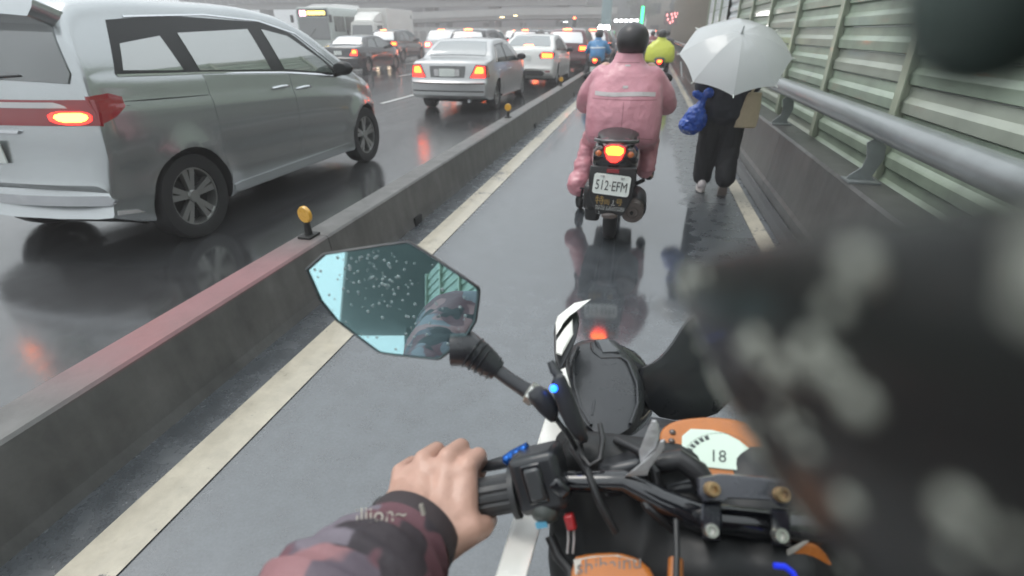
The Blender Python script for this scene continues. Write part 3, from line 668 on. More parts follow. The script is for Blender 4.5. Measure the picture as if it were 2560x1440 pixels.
wsed_p = dict(sedan_p); wsed_p.update(L=4.6, w=0.88, roof=1.46, plate_rec=False, rr=0.07, rim=0.225, R=0.325, wheels=(1.0, 3.7), rear_gl=glass_pale,
    top=[(0, 0.55), (0.05, 0.62), (0.1, 0.86), (0.16, 1.05), (0.22, 1.09), (0.5, 1.13), (0.85, 1.28), (1.15, 1.40), (1.5, 1.455), (2.1, 1.475), (2.5, 1.45), (2.9, 1.32), (3.35, 1.10), (3.6, 1.0), (4.1, 0.9), (4.4, 0.8), (4.55, 0.66), (4.6, 0.5)],
    bot=[(0, 0.42), (0.1, 0.34), (0.5, 0.24), (4.0, 0.2), (4.6, 0.25)], belt=[(0, 1.02), (1.0, 1.02), (2.5, 0.98), (3.5, 0.92), (4.6, 0.72)],
    plan=[(0, 0.90), (0.05, 0.945), (0.2, 0.985), (0.8, 1.0), (3.6, 1.0), (4.1, 0.96), (4.6, 0.8)],
    win_frame=([(0.85, 1.04), (2.2, 1.0), (3.2, 0.955)], [(1.15, 1.30), (2.1, 1.39), (3.1, 1.0)]),
    windows=[([(0.95, 1.055), (1.85, 1.02)], [(1.25, 1.30), (1.85, 1.37)]), ([(1.95, 1.015), (3.05, 0.975)], [(1.95, 1.37), (2.5, 1.33)])],
    rear_win=[(1.15, -0.66, 0.66), (1.25, -0.64, 0.64), (1.42, -0.54, 0.54)],
    lamp=dict(x=(0.5, 0.8), rows=[(0.84, 0.44, 0.84), (0.92, 0.40, 0.84), (1.0, 0.52, 0.82)], side=([(0.10, 0.86), (0.42, 0.93)], [(0.14, 1.0), (0.42, 0.99)]),
              glow=[(0.85, 0.48, 0.82), (0.97, 0.5, 0.82)], core=[(0.86, 0.50, 0.81), (0.95, 0.50, 0.80)]),
    wind=[(1.1, -0.68, 0.68), (1.40, -0.56, 0.56)], plate=0.86,
    rear_trim=[([(0.36, -0.55, 0.55), (0.44, -0.6, 0.6), (0.5, -0.5, 0.5)], frame_blk, 'diffuser'), ([(0.46, 0.62, 0.76), (0.49, 0.62, 0.76)], redlens, 'bumper_reflector')], chmsl=(1.18, 0.14, 0.58))
make_car(wsed_p, 'saloon_car', 'white saloon glowing with its brake lights, ahead of the old silver saloon', 'car', (-3.62, 16.6 + 2.3, 0), whitep)
# ------------------------------------------------------------------ more traffic
dsed_p = dict(sedan_p); dsed_p.update(plate_rec=False, rear_gl=sky_pale)
make_car(dsed_p, 'saloon_car', 'dark grey saloon partly hidden behind the nose of the minivan', 'car', (-12.05, 20.2 + 2.25, 0), blackp)
suv_p = dict(sedan_p); suv_p.update(L=4.5, w=0.91, roof=1.66, b0=1.08, R=0.35, rim=0.23, wheels=(0.9, 3.6), plate_rec=False, rr=0.08,
    top=[(0, 0.62), (0.05, 0.7), (0.08, 0.95), (0.14, 1.12), (0.3, 1.35), (0.5, 1.58), (0.65, 1.63), (1.4, 1.68), (2.1, 1.67), (2.6, 1.58), (3.2, 1.2), (3.5, 1.08), (4.0, 1.0), (4.3, 0.9), (4.45, 0.72), (4.5, 0.55)],
    bot=[(0, 0.42), (0.1, 0.34), (0.5, 0.28), (4.0, 0.25), (4.5, 0.3)], belt=[(0, 1.10), (1.0, 1.08), (2.5, 1.04), (3.5, 0.98), (4.5, 0.8)],
    win_frame=([(0.55, 1.12), (2.2, 1.08), (3.1, 1.02)], [(0.85, 1.50), (2.1, 1.57), (3.0, 1.10)]),
    windows=[([(0.62, 1.14), (1.25, 1.12)], [(0.88, 1.46), (1.25, 1.53)]), ([(1.33, 1.115), (2.0, 1.09)], [(1.33, 1.54), (2.0, 1.55)]), ([(2.1, 1.085), (2.95, 1.04)], [(2.1, 1.55), (2.5, 1.48)])],
    doors=[([(1.22, 0.36), (2.05, 0.34)], [(1.22, 1.06), (2.05, 1.04)], (1.35, 0.95)), ([(2.06, 0.34), (3.05, 0.34)], [(2.06, 1.04), (3.05, 1.0)], (2.2, 0.93))],
    mirror=(2.9, 1.12), rear_win=[(1.13, -0.68, 0.68), (1.3, -0.66, 0.66), (1.52, -0.56, 0.56)], rear_gl=sky_pale,
    lamp=dict(x=(0.5, 0.8), rows=[(0.86, 0.52, 0.86), (0.98, 0.45, 0.86), (1.07, 0.60, 0.84)], side=([(0.10, 0.88), (0.3, 0.95)], [(0.14, 1.06), (0.3, 1.03)]),
              glow=[(0.87, 0.54, 0.84), (1.04, 0.56, 0.83)], core=[(0.90, 0.57, 0.82), (1.01, 0.57, 0.82)]),
    wind=[(1.2, -0.72, 0.72), (1.56, -0.58, 0.58)], plate=0.78, chmsl=(1.645, 0.17, 0.44), rear_trim=[([(0.42, -0.6, 0.6), (0.5, -0.7, 0.7)], frame_blk, 'bumper_trim')])
t, _c = make_car(suv_p, 'estate_car', 'black estate car with two low fog lamps lit, ahead of the dark saloon', 'car', (-14.6, 31.5, 0), blackp)
for sx in (-0.35, 0.35): obj('rear_fog_lamp', MB().ell((sx, -2.27, 0.42), (0.11, 0.03, 0.08)), fogl, t)
make_car(suv_p, 'estate_car', 'dark estate car showing only roof and high brake lamp over the silver saloon', 'car', (-7.35, 24.5, 0), blackp)
make_car(suv_p, 'estate_car', 'maroon estate car stopped ahead of the white saloon', 'car', (-3.3, 25.0, 0), maroon)
for i, (x, y, lab) in enumerate(((-2.9, 31.5, 'dark red hatchback ahead of the maroon estate car'), (-6.6, 36, 'dark car in the queue beyond the estate cars, second lane'))):
    make_car(suv_p, 'hatchback', lab, 'car', (x, y, 0), maroon if i == 0 else blackp, group='braking cars far up the queue')

farlit = emit('distant_brake_lamp', (1, 0.2, 0.06), 24); farred = emit('distant_red_lens', (1, 0.04, 0.05), 5)
_src = [o for o in bpy.data.objects if o.get('label') == 'maroon estate car stopped ahead of the white saloon'][0]
for i, (x, y) in enumerate(((-6.9, 33.5), (-10.6, 30), (-10.4, 37), (-3.6, 39.5), (-6.7, 43), (-10.2, 45), (-13.8, 40), (-13.6, 48), (-0.42, 38), (0.4, 64), (-2.4, 68))):
    q = copy_tree(_src, mats={'maroon_paint': (blackp, silver2, whitep)[i % 3], 'brake_lamp': farlit, 'lit_red_lens': farred, 'red_lens': farred}); q.location = (x, y, 0)
    q['label'] = 'far ' + ('black', 'silver', 'white')[i % 3] + ' car of the jammed queue with lit brake lamps under the viaduct'; q['group'] = 'jammed cars far up the road'
# oncoming box truck and bus beyond the far side of the road
tr = thing('box_truck', 'white box truck with rounded cab facing us, beside the bus', 'truck', (-19.3, 36.0, 0), R(2))
truckw = P('truck_white', (0.74, 0.73, 0.69), 0.4, coat=0.4, var=(1, 0.05))
mb = MB(); mb.loft([[(x, y, z) for x, z in ((-0.92, 0.5), (0.92, 0.5), (0.95, 1.3), (0.88, 2.1), (0.7, 2.2), (-0.7, 2.2), (-0.88, 2.1), (-0.95, 1.3))] for y in (0.16, 1.7)])
mb.loft([[(x * s_, y, z) for x, z in ((-0.92, 0.5), (0.92, 0.5), (0.95, 1.2), (0.88, 1.3 + zz), (0.7, 1.36 + zz), (-0.7, 1.36 + zz), (-0.88, 1.3 + zz), (-0.95, 1.2))] for y, s_, zz in ((0.0, 0.95, 0.0), (0.158, 1, 0.75))])
obj('cab', mb, truckw, tr, smooth=40, bevel=0.03)
obj('windscreen', MB().prism([(-0.78, 0.0, 1.28), (0.78, 0.0, 1.28), (0.72, 0.115, 1.98), (-0.72, 0.115, 1.98)], (0, -0.025, 0)), glass, tr, smooth=0)
for sx in (-1, 1):
    obj('cab_window', MB().prism([(sx * 0.955, 0.4, 1.3), (sx * 0.955, 1.35, 1.3), (sx * 0.90, 1.35, 1.95), (sx * 0.905, 0.5, 1.95)], (sx * 0.012, 0, 0)), glass, tr, smooth=0)
    obj('headlight', MB().box((sx * 0.68, -0.02, 0.8), (0.3, 0.06, 0.2)), clearlens, tr, bevel=0.02)
    for y in (0.85, 4.6): wheel_parts(tr, sx * 0.82, y, 0.4, 0.22, sx, 0.24, (6, (0,), 0.05, 0.04), (rubber, truckw))
    obj('wing_mirror', MB().box((sx * 1.12, 0.15, 1.55), (0.16, 0.08, 0.34)), frame_blk, tr, bevel=0.02)
obj('wind_deflector', MB().loft([[(x * a, y, 2.2 + z) for x, z in ((-0.85, 0), (0.85, 0), (0.8, zz), (0.6, zz + 0.06), (-0.6, zz + 0.06), (-0.8, zz))] for y, a, zz in ((0.3, 0.85, 0.02), (0.7, 0.95, 0.35), (1.3, 1, 0.55), (1.65, 1, 0.55))]), truckw, tr, smooth=50)
obj('cargo_box', MB().box((0, 4.3, 1.95), (2.2, 5.0, 2.2)), truckw, tr, smooth=0, bevel=0.03)
obj('grille', MB().box((0, -0.015, 1.0), (1.2, 0.04, 0.18)), frame_blk, tr, smooth=0)
obj('door_hinge', MB().box((1.105, 6.4, 2.6), (0.02, 0.12, 0.25)), frame_blk, tr, smooth=0)
bs = thing('bus', 'city bus with lit yellow destination sign facing us', 'bus', (-22.3, 35.0, 0), R(2))
busg = P('bus_paint', (0.45, 0.50, 0.47), 0.35, coat=0.6)
obj('body', MB().loft([[(x, y, z) for x, z in ((-1.2, 0.35), (1.2, 0.35), (1.25, 1.0), (1.25, 2.75), (1.12, 3.05), (-1.12, 3.05), (-1.25, 2.75), (-1.25, 1.0))] for y in (0, 11.0)]), busg, bs, smooth=30, bevel=0.06)
obj('roof_unit', MB().loft([[(x * a, y, 3.05 + z) for x, z in ((-1, 0), (1, 0), (0.9, h), (-0.9, h))] for y, a, h in ((0.6, 0.8, 0.03), (1.8, 1, 0.25), (5, 1, 0.25), (5.5, 0.9, 0.05))]), whitep, bs, smooth=40)
obj('windscreen', MB().box((0, -0.01, 1.75), (2.2, 0.03, 1.35)), glass, bs, smooth=0, bevel=0.01)
obj('sign_housing', MB().box((0, -0.02, 2.70), (2.2, 0.04, 0.42)), frame_blk, bs, smooth=0)
obj('destination_sign', MB().box((0.28, -0.045, 2.70), (1.3, 0.012, 0.22)), emit('led_yellow', (1, 0.72, 0.12), 4.5), bs, smooth=0)
obj('route_sign', MB().box((-0.7, -0.045, 2.68), (0.46, 0.012, 0.34)), emit('led_pink', (1, 0.5, 0.62), 4.0), bs, smooth=0)
lt = text_mesh('0', 0.3); lt.transform(Matrix.Translation((-0.7, -0.056, 2.69)) @ Matrix.Rotation(R(90), 4, 'X')); obj('route_number', lt, emit('led_red', (1, 0.08, 0.08), 3), bs, smooth=0)
for sx in (-1, 1):
    for k in range(6): obj('window', MB().box((sx * 1.252, 1.2 + k * 1.6, 2.05), (0.02, 1.45, 0.95)), glass, bs, smooth=0)
    for y in (2.2, 8.2): wheel_parts(bs, sx * 1.1, y, 0.48, 0.28, sx, 0.28, (8, (0,), 0.05, 0.04))
    obj('wing_mirror', MB().box((sx * 1.42, -0.25, 2.35), (0.2, 0.12, 0.45)), frame_blk, bs, bevel=0.03)
    obj('headlight', MB().ell((sx * 0.9, -0.02, 0.75), (0.2, 0.05, 0.12)), clearlens, bs)
obj('wiper', MB().tube([(-0.6, -0.04, 1.1), (0.1, -0.05, 1.75)], 0.02, 6), frame_blk, bs)
# a car in the oncoming lanes with its headlights on
t, _c = make_car(suv_p, 'estate_car', 'oncoming car with dazzling white headlights far ahead', 'car', (-3.35, 43, 0), blackp, rz=math.pi, rear_lit=False)
for sx in (-0.6, 0.6): obj('headlight', MB().ell((sx, 2.28, 0.8), (0.2, 0.05, 0.14)), headl, t)
for sx in (-0.3, 0.3): obj('roof_lamp', MB().ell((sx * 0.7, 0.9, 1.82), (0.22, 0.08, 0.2)), headl, t)

# ------------------------------------------------------------------ people: joints -> capsules -> one continuous body
skin = P('skin', (0.56, 0.335, 0.26), 0.42, var=(22, 0.10), bump=(140, 0.18, 0.003), coat=0.12)
hair = P('black_hair', (0.02, 0.017, 0.015), 0.5)
def hand_caps(mb, wrist, knuck, grip_dir, fwd, s=1.0):      # a loosely closed hand: palm, four fingers, thumb
    w0 = Vector(wrist); k0 = Vector(knuck); g = Vector(grip_dir).normalized(); f_ = Vector(fwd).normalized()
    for i, (o, ln) in enumerate(((0.034, 0.9), (0.012, 1.0), (-0.011, 0.94), (-0.032, 0.78))):
        k = k0 + g * o * s; mb.cap(w0 + g * o * 0.5 * s, 0.018 * s, k, 0.0125 * s, 10)
        d1 = (k0 - w0).normalized(); a = k + (d1 * 0.02 + f_ * 0.03) * ln * s; b = a + (f_ * 0.012 - d1 * 0.02) * ln * s; c = b + (-d1 * 0.016 - f_ * 0.006) * ln * s
        mb.cap(k, 0.0115 * s, a, 0.0095 * s, 10).cap(a, 0.0095 * s, b, 0.0085 * s, 10).cap(b, 0.0085 * s, c, 0.007 * s, 10)
    th = w0 + g * 0.026 * s; mb.cap(th, 0.015 * s, th + g * 0.022 * s + f_ * 0.03 * s, 0.012 * s, 10).cap(th + g * 0.022 * s + f_ * 0.03 * s, 0.011 * s, th + g * 0.01 * s + f_ * 0.055 * s, 0.009 * s, 10)

def scooter(label, loc, group, paint, detail):
    t = thing('scooter', label, 'scooter', loc, 0, group)
    V = 1
    tail = MB(); prof = [(-0.30, 0.72, 0.10, 0.05), (-0.27, 0.72, 0.155, 0.10), (-0.15, 0.70, 0.175, 0.15), (0.05, 0.66, 0.185, 0.18), (0.35, 0.60, 0.18, 0.19), (0.62, 0.52, 0.15, 0.22), (0.70, 0.48, 0.12, 0.18)]
    tail.loft([[(hw * math.copysign(abs(math.cos(a)) ** 0.7, math.cos(a)), y, zc + hh * math.copysign(abs(math.sin(a)) ** 0.8, math.sin(a))) for a in [2 * math.pi * k / 20 for k in range(20)]] for y, zc, hw, hh in prof])
    obj('tail_cowl', tail, paint, t, smooth=50)
    st = MB().loft([[(hw * math.cos(a), y, zc + hh * math.sin(a)) for a in [2 * math.pi * k / 18 for k in range(18)]] for y, zc, hw, hh in ((-0.2, 0.80, 0.10, 0.04), (0.0, 0.83, 0.16, 0.06), (0.3, 0.80, 0.17, 0.06), (0.62, 0.77, 0.10, 0.05))])
    obj('seat', st, P_seat, t, smooth=60)
    obj('grab_rail', MB().tube([(-0.15, 0.1, 0.82), (-0.15, -0.2, 0.83), (-0.09, -0.30, 0.84), (0.09, -0.30, 0.84), (0.15, -0.2, 0.83), (0.15, 0.1, 0.82)], 0.016, 10), paint, t)
    wv = [(0, 0, 0.245), (0, 1.27, 0.245)]
    for (x, y, z) in wv:
        w_ = obj('wheel', MB().lathe((x, y, z), (1, 0, 0), [(0.15, -0.045), (0.2, -0.052), (0.235, -0.04), (0.245, 0), (0.235, 0.04), (0.2, 0.052), (0.15, 0.045), (0.145, 0)], 32), rubber, t, smooth=60)
        obj('rim', MB().lathe((x, y, z), (1, 0, 0), [(0.0, -0.03), (0.15, -0.04), (0.15, 0.04), (0.0, 0.03)], 24), alloy, w_)
    obj('floorboard', MB().box((0, 0.85, 0.30), (0.32, 0.42, 0.06)), paint, t, bevel=0.02)
    obj('leg_shield', MB().loft([[(x * a, y, z) for x in (-0.2, -0.1, 0, 0.1, 0.2) for _ in (0,)] + [(x * a, y + 0.04, z) for x in (0.2, 0.1, 0, -0.1, -0.2)] for a, y, z in ((0.9, 1.05, 0.3), (1.05, 1.08, 0.55), (0.95, 1.0, 0.85), (0.5, 0.98, 0.98))]), paint, t, smooth=50)
    obj('handlebar', MB().tube([(-0.36, 0.92, 0.98), (-0.15, 0.98, 1.0), (0.15, 0.98, 1.0), (0.36, 0.92, 0.98)], 0.018, 10), frame_blk, t)
    obj('headset', MB().ell((0, 1.0, 0.98), (0.15, 0.1, 0.08)), paint, t)
    for sx in (-1, 1):
        q = MB().tube([(sx * 0.2, 0.97, 1.0), (sx * 0.3, 0.98, 1.15)], 0.007, 8); q.ell((sx * 0.33, 0.98, 1.18), (0.065, 0.02, 0.045), 14); obj('mirror', q, frame_blk, t)
    obj('fork', MB().tube([(0, 1.0, 0.95), (0, 1.25, 0.3)], 0.035, 10).box((0, 1.27, 0.49), (0.13, 0.42, 0.03)), frame_blk, t)
    # tail light: a shield-shaped lamp
    def shield(s, y): return [(s * x, y, 0.765 + s * z) for x, z in ((-0.075, 0.045), (-0.03, 0.062), (0.03, 0.062), (0.075, 0.045), (0.078, 0.01), (0.055, -0.045), (0.02, -0.072), (-0.02, -0.072), (-0.055, -0.045), (-0.078, 0.01))]
    lm = obj('tail_light', MB().loft([shield(1.12, -0.285), shield(1.12, -0.315), shield(0.95, -0.325)]), redlens, t, smooth=0)
    obj('lit_lens', MB().loft([shield(0.97, -0.31), shield(0.9, -0.334)]), redlit, lm, smooth=0)
    def sh2(s, y): return [(x * s, yy if False else y, max(z, 0.752)) for x, yy, z in shield(0.84, y)]
    obj('brake_lamp', MB().loft([sh2(1, -0.325), sh2(0.94, -0.342)]), brake, lm, smooth=0)
    if detail:
        for sx in (-1, 1):
            obj('indicator', MB().loft([[(sx * x, y, z) for x, z in ((0.09, 0.79), (0.13, 0.80), (0.158, 0.765), (0.15, 0.735), (0.10, 0.725))] for y in (-0.26, -0.30)]), P_ind, t, smooth=0, bevel=0.008)
            obj('indicator_bulb', MB().ell((sx * 0.115, -0.302, 0.755), (0.024, 0.012, 0.022)), amber, t)
        obj('reflector', MB().box((0, -0.318, 0.635), (0.092, 0.012, 0.03)), redlens, t, smooth=0, bevel=0.003)
        # number plate, slightly crooked
        M = Matrix.Translation((-0.002, -0.335, 0.535)) @ Matrix.Rotation(R(4), 4, 'Y') @ Matrix.Rotation(R(-12), 4, 'X')
        c = [(-0.135, -0.075), (0.135, -0.075), (0.135, 0.075), (-0.135, 0.075)]; rp = []
        for i, (cx, cz) in enumerate(((0.115, 0.055), (-0.115, 0.055), (-0.115, -0.055), (0.115, -0.055))):
            for a in range(0, 91, 30): rp.append((cx + 0.02 * math.cos(R(a + i * 90)), 0, cz + 0.02 * math.sin(R(a + i * 90))))
        pl = MB().prism(rp, (0, 0.006, 0)); me = mesh_of(pl, 'plate', plate_w, 0); me.transform(M); me.materials.clear(); p_ = obj('plate', me, plate_w, t, smooth=0)
        tx = text_mesh('512·EFM', 0.092); tx.transform(Matrix.Diagonal((0.74, 1.12, 1, 1)))
        tx.transform(M @ Matrix.Translation((0, -0.004, -0.012)) @ Matrix.Rotation(R(90), 4, 'X')); obj('plate_number', tx, ink, p_, smooth=0)
        for sx in (-1, 1):
            bm_ = MB().lathe((sx * 0.068, -0.004, 0.055), (0, -1, 0), [(0.009, 0), (0.009, 0.004), (0, 0.005)], 10).box((sx * 0.075, -0.004, 0.057), (0.03, 0.004, 0.007)); me = mesh_of(bm_, 'plate_bolt', alloy, 0); me.transform(M); me.materials.clear(); obj('plate_bolt', me, alloy, p_, smooth=0)
        # mudguard with stickers
        mg = MB().loft([[(x, y + 0.012 * abs(x) / 0.1, z) for x, y in ((-0.145, 0.0), (0.145, 0.0), (0.14, 0.03), (-0.14, 0.03))] for y, z in ((-0.30, 0.62), (-0.30, 0.40), (-0.295, 0.33), (-0.26, 0.27))]) if False else MB().loft([[(-a, y, z), (a, y, z), (a, y + 0.025, z), (-a, y + 0.025, z)] for a, y, z in ((0.17, -0.295, 0.66), (0.175, -0.31, 0.56), (0.16, -0.315, 0.44), (0.13, -0.315, 0.36), (0.10, -0.30, 0.29))])
        mu = obj('mudguard', mg, P_guard, t, smooth=30, bevel=0.008)
        gold = P('gold_print', (0.50, 0.32, 0.10), 0.5); wht = P('white_print', (0.6, 0.6, 0.58), 0.5)
        for body, x, z, sz, mt in (('特', -0.085, 0.405, 0.072, gold), ('尚', -0.028, 0.395, 0.05, gold), ('1', 0.022, 0.397, 0.052, wht), ('号', 0.068, 0.397, 0.056, gold), ('MOTO × SCOOTERS', 0.0, 0.356, 0.024, wht), ('REPAIR SERVICE SHOP', 0.0, 0.338, 0.022, wht), ('2', -0.085, 0.31, 0.03, wht)):
            tx = text_mesh(body, sz); tx.transform(Matrix.Translation((x * 0.95, -0.3185 if z > 0.35 else -0.3145, z)) @ Matrix.Rotation(R(2.5), 4, 'Y') @ Matrix.Rotation(R(90), 4, 'X')); obj('sticker', tx, mt, mu, smooth=0)
        obj('underline', MB().box((0.021, -0.3185, 0.376), (0.03, 0.001, 0.005)), wht, mu, smooth=0)
        obj('rear_reflector', MB().ell((0.0, -0.305, 0.285), (0.062, 0.016, 0.026)), P_smoke, mu)
        # silencer with round end, engine case, little things
        obj('silencer', MB().lathe((0.17, -0.17, 0.31), (-0.0, -1, 0.02), [(0.0, -0.5), (0.06, -0.48), (0.085, -0.3), (0.088, 0.07), (0.08, 0.095), (0.045, 0.10), (0.04, 0.092), (0.0, 0.092)], 28), P_pipe, t, smooth=40)
        obj('silencer_guard', MB().lathe((0.175, -0.05, 0.31), (0, -1, 0.02), [(0.092, -0.25), (0.098, -0.24), (0.098, 0.1), (0.092, 0.12)], 28), frame_blk, t)
        obj('tailpipe', MB().tube([(0.165, -0.265, 0.31), (0.165, -0.285, 0.31)], 0.012, 10), well, t)
        obj('engine_case', MB().box((-0.14, 0.05, 0.28), (0.12, 0.52, 0.17)), P_guard, t, bevel=0.03)
        obj('air_box', MB().box((-0.16, -0.12, 0.40), (0.11, 0.26, 0.2)), P_guard, t, bevel=0.03)
        q = MB().tube([(-0.205, -0.1, 0.36), (-0.245, -0.14, 0.34), (-0.25, -0.15, 0.30)], 0.014, 8); q.tube([(-0.245, -0.14, 0.34), (-0.232, -0.15, 0.44)], 0.008, 8); q.box((-0.236, -0.15, 0.445), (0.035, 0.012, 0.012)); obj('kick_lever', q, frame_blk, t)
        obj('footpeg', MB().box((0.2, 0.05, 0.47), (0.09, 0.06, 0.02), Matrix.Rotation(R(-30), 3, 'Y')), frame_blk, t)
        obj('shock_absorber', MB().tube([(0.11, -0.03, 0.3), (0.11, -0.08, 0.55)], 0.025, 10), frame_blk, t)
    else:
        obj('plate', MB().box((0, -0.33, 0.53), (0.26, 0.01, 0.14)), plate_w, t, smooth=0)
        obj('mudguard', MB().box((0, -0.29, 0.48), (0.25, 0.03, 0.4)), P_guard, t, bevel=0.01)
    return t
P_seat = P('seat_vinyl', (0.02, 0.02, 0.02), 0.4, coat=0.3); P_guard = P('black_plastic', (0.022, 0.021, 0.022), 0.38, var=(12, 0.2), coat=0.2)
P_ind = P('smoked_lens', (0.10, 0.085, 0.08), 0.15, coat=1); P_smoke = P('smoked_reflector', (0.10, 0.07, 0.06), 0.2, coat=1); P_pipe = P('silencer_steel', (0.13, 0.105, 0.095), 0.45, metal=0.5, var=(15, 0.2))
blackm = P('helmet_black', (0.028, 0.024, 0.026), 0.42, coat=0.15)

def rider(label, loc, group, coat, trous, vox, stripe=None, seed=0, fat=1.0, helmet_m=None, lean=0.0):
    t = thing('person', label, 'person', loc, 0, group); f_ = fat
    L = lambda *p: Vector(p)
    hip, chest, neck = L(0, 0.44, 0.80), L(0, 0.47 + lean, 1.16), L(0, 0.53 + lean * 1.5, 1.36)
    body = MB(); body.cap(hip, 0.15, chest, 0.15, 16).cap(chest, 0.13, neck, 0.06, 14).ell(neck + L(0, 0.02, 0.13), (0.075, 0.095, 0.115), 16)
    for sx in (-1, 1):
        sh = L(sx * 0.18, 0.5 + lean, 1.28); el = L(sx * 0.36, 0.70, 1.0); wr = L(sx * 0.33, 0.90, 0.99)
        body.cap(sh, 0.055, el, 0.045, 12).cap(el, 0.042, wr, 0.03, 12); hand_caps(body, wr, wr + L(0, 0.05, 0.03), (1, 0, 0) if sx > 0 else (1, 0, 0), (0, 0.6, -0.8))
        kn = L(sx * 0.27, 0.86, 0.66); an = L(sx * 0.27, 0.80, 0.36) if sx > 0 else L(-0.34, 0.72, 0.20)
        body.cap(L(sx * 0.1, 0.46, 0.78), 0.09, kn, 0.065, 12).cap(kn, 0.06, an, 0.04, 12)
    obj('body', remesh(body, max(vox * 0.7, 0.007), 2), skin, t, smooth=180)
    c = MB(); rings = []
    for z, yc, hw, hd in ((0.72, 0.40, 0.25, 0.20), (0.76, 0.40, 0.275, 0.225), (0.84, 0.41, 0.282, 0.235), (0.94, 0.42, 0.28, 0.235), (1.02, 0.43, 0.275, 0.225), (1.10, 0.45, 0.268, 0.21), (1.17, 0.47, 0.258, 0.19), (1.23, 0.485, 0.235, 0.17), (1.28, 0.495, 0.19, 0.145), (1.32, 0.505, 0.135, 0.12), (1.36, 0.515, 0.105, 0.105), (1.41, 0.525, 0.098, 0.10)):
        k = fat if z < 1.2 else 1 + (fat - 1) * 0.5
        rings.append([L(hw * k * math.copysign(abs(math.cos(a)) ** 0.8, math.cos(a)), yc + lean * (z - 0.8) * 2 + hd * math.copysign(abs(math.sin(a)) ** 0.85, math.sin(a)), z) for a in [2 * math.pi * q / 36 for q in range(36)]])
    c.loft(rings)
    for sx in (-1, 1):
        sh = L(sx * 0.19, 0.5 + lean, 1.21); el = L(sx * 0.335, 0.66, 1.0); wr = L(sx * 0.325, 0.86, 0.985)
        c.cap(sh, 0.11, L(sx * 0.29, 0.58 + lean * 0.5, 1.08), 0.105, 18).cap(L(sx * 0.29, 0.58 + lean * 0.5, 1.08), 0.105, el, 0.095, 18).cap(el, 0.095, wr, 0.07, 16)
    me = remesh(c, vox, 9, 0.6); wrinkle(me, 0.007, 2.4, (0.6, 1, 1.4), seed); wrinkle(me, 0.006, 3.6, (1.0, 0.8, 0.7), seed + 9, True); wrinkle(me, 0.0025, 12, (1, 1, 0.8), seed + 4, True)
    co = obj('raincoat', me, coat, t, smooth=180)
    if stripe:
        G = [[(x, -0.5, 1.115 + z + 0.004 * math.sin(x * 14)) for x in [(-0.235 + 0.47 * i / 40) for i in range(41)]] for z in (-0.015, -0.005, 0.005, 0.015)]
        obj('reflective_stripe', drape(me, G, 0.004, MB(), (0, 1, 0)), stripe, co, smooth=60)
        G = [[(0.0 + x, -0.5, 1.165 + z) for x in (-0.02, 0, 0.02)] for z in (-0.01, 0.01)]
        obj('logo', drape(me, G, 0.003, MB(), (0, 1, 0)), stripe, co, smooth=60)
        tag_ = MB(); G = [[(0.0 + x, -0.5, 1.315 + z) for x in (-0.02, 0, 0.02)] for z in (-0.006, 0.006)]
        obj('collar_tab', drape(me, G, 0.003, tag_, (0, 1, 0)), stripe, co, smooth=60)
    if stripe:      # stitched seams of the coat: yoke, centre back, hem
        sm = MB()
        for G in ([[(x, -0.5, 1.075 + z) for x in [(-0.25 + 0.5 * i / 30) for i in range(31)]] for z in (-0.003, 0.003)], [[(x, -0.5, 0.80 + z - 0.02 * (x / 0.25) ** 2) for x in [(-0.25 + 0.5 * i / 30) for i in range(31)]] for z in (-0.003, 0.003)], [[(x, -0.5, z) for z in [0.76 + 0.3 * i / 20 for i in range(21)]] for x in (-0.002, 0.002)], [[(x, -0.5, 1.335 + z) for x in [(-0.09 + 0.18 * i / 16) for i in range(17)]] for z in (-0.003, 0.003)]): drape(me, G, 0.0015, sm, (0, 1, 0))
        obj('seam', sm, P('seam_pink', (0.36, 0.14, 0.17), 0.6), co, smooth=60)
    p = MB()
    for sx in (-1, 1):
        kn = L(0.225 if sx > 0 else -0.275, 0.85, 0.66); an = L(0.235, 0.74, 0.42) if sx > 0 else L(-0.345, 0.70, 0.33)
        p.cap(L(sx * 0.12, 0.45, 0.80), 0.13, kn, 0.10, 16).cap(kn, 0.10, an, 0.10 if sx < 0 else 0.075, 16)
        if sx < 0: p.cap(an, 0.10, an + L(-0.02, -0.05, -0.06), 0.105, 16)
    p.cap(L(-0.1, 0.42, 0.80), 0.15, L(0.1, 0.42, 0.80), 0.15, 16)
    me2 = remesh(p, vox, 4); wrinkle(me2, 0.012, 5, (1, 1, 1.4), seed + 3); wrinkle(me2, 0.018, 5, (0.6, 1, 1.8), seed + 5, True)
    obj('rain_trousers', me2, trous, t, smooth=180)
    for sx in (-1, 1):
        an = L(sx * 0.27, 0.84, 0.33) if sx > 0 else L(-0.345, 0.74, 0.04)
        s_ = MB().ell(an + L(0, 0.05, 0.02), (0.048, 0.135, 0.05), 16); s_.ell(an + L(0, -0.03, 0.06), (0.045, 0.05, 0.07), 14); obj('shoe', s_, P_guard, t, smooth=60)
    hc = neck + L(0.015, 0.0, 0.135)
    h = MB(); rings = []
    for i in range(13):
        a = R(4 + i * 8.6 * 1.25); rings.append([hc + L(0.128 * math.sin(a) * math.cos(q), 0.158 * math.sin(a) * math.sin(q) * (1.0), 0.128 * math.cos(a) * (1 if a < R(90) else 1.05)) for q in [2 * math.pi * k / 28 for k in range(28)]])
    h.loft(rings); hm = obj('helmet', h, helmet_m or blackm, t, smooth=60)
    obj('visor', MB().grid([[hc + L(0.133 * math.cos(R(a)) * math.sin(R(b)), 0.162 * math.sin(R(a)) * math.sin(R(b)), 0.134 * math.cos(R(b))) for a in range(20, 161, 10)] for b in range(70, 121, 10)]), P_ind, hm)
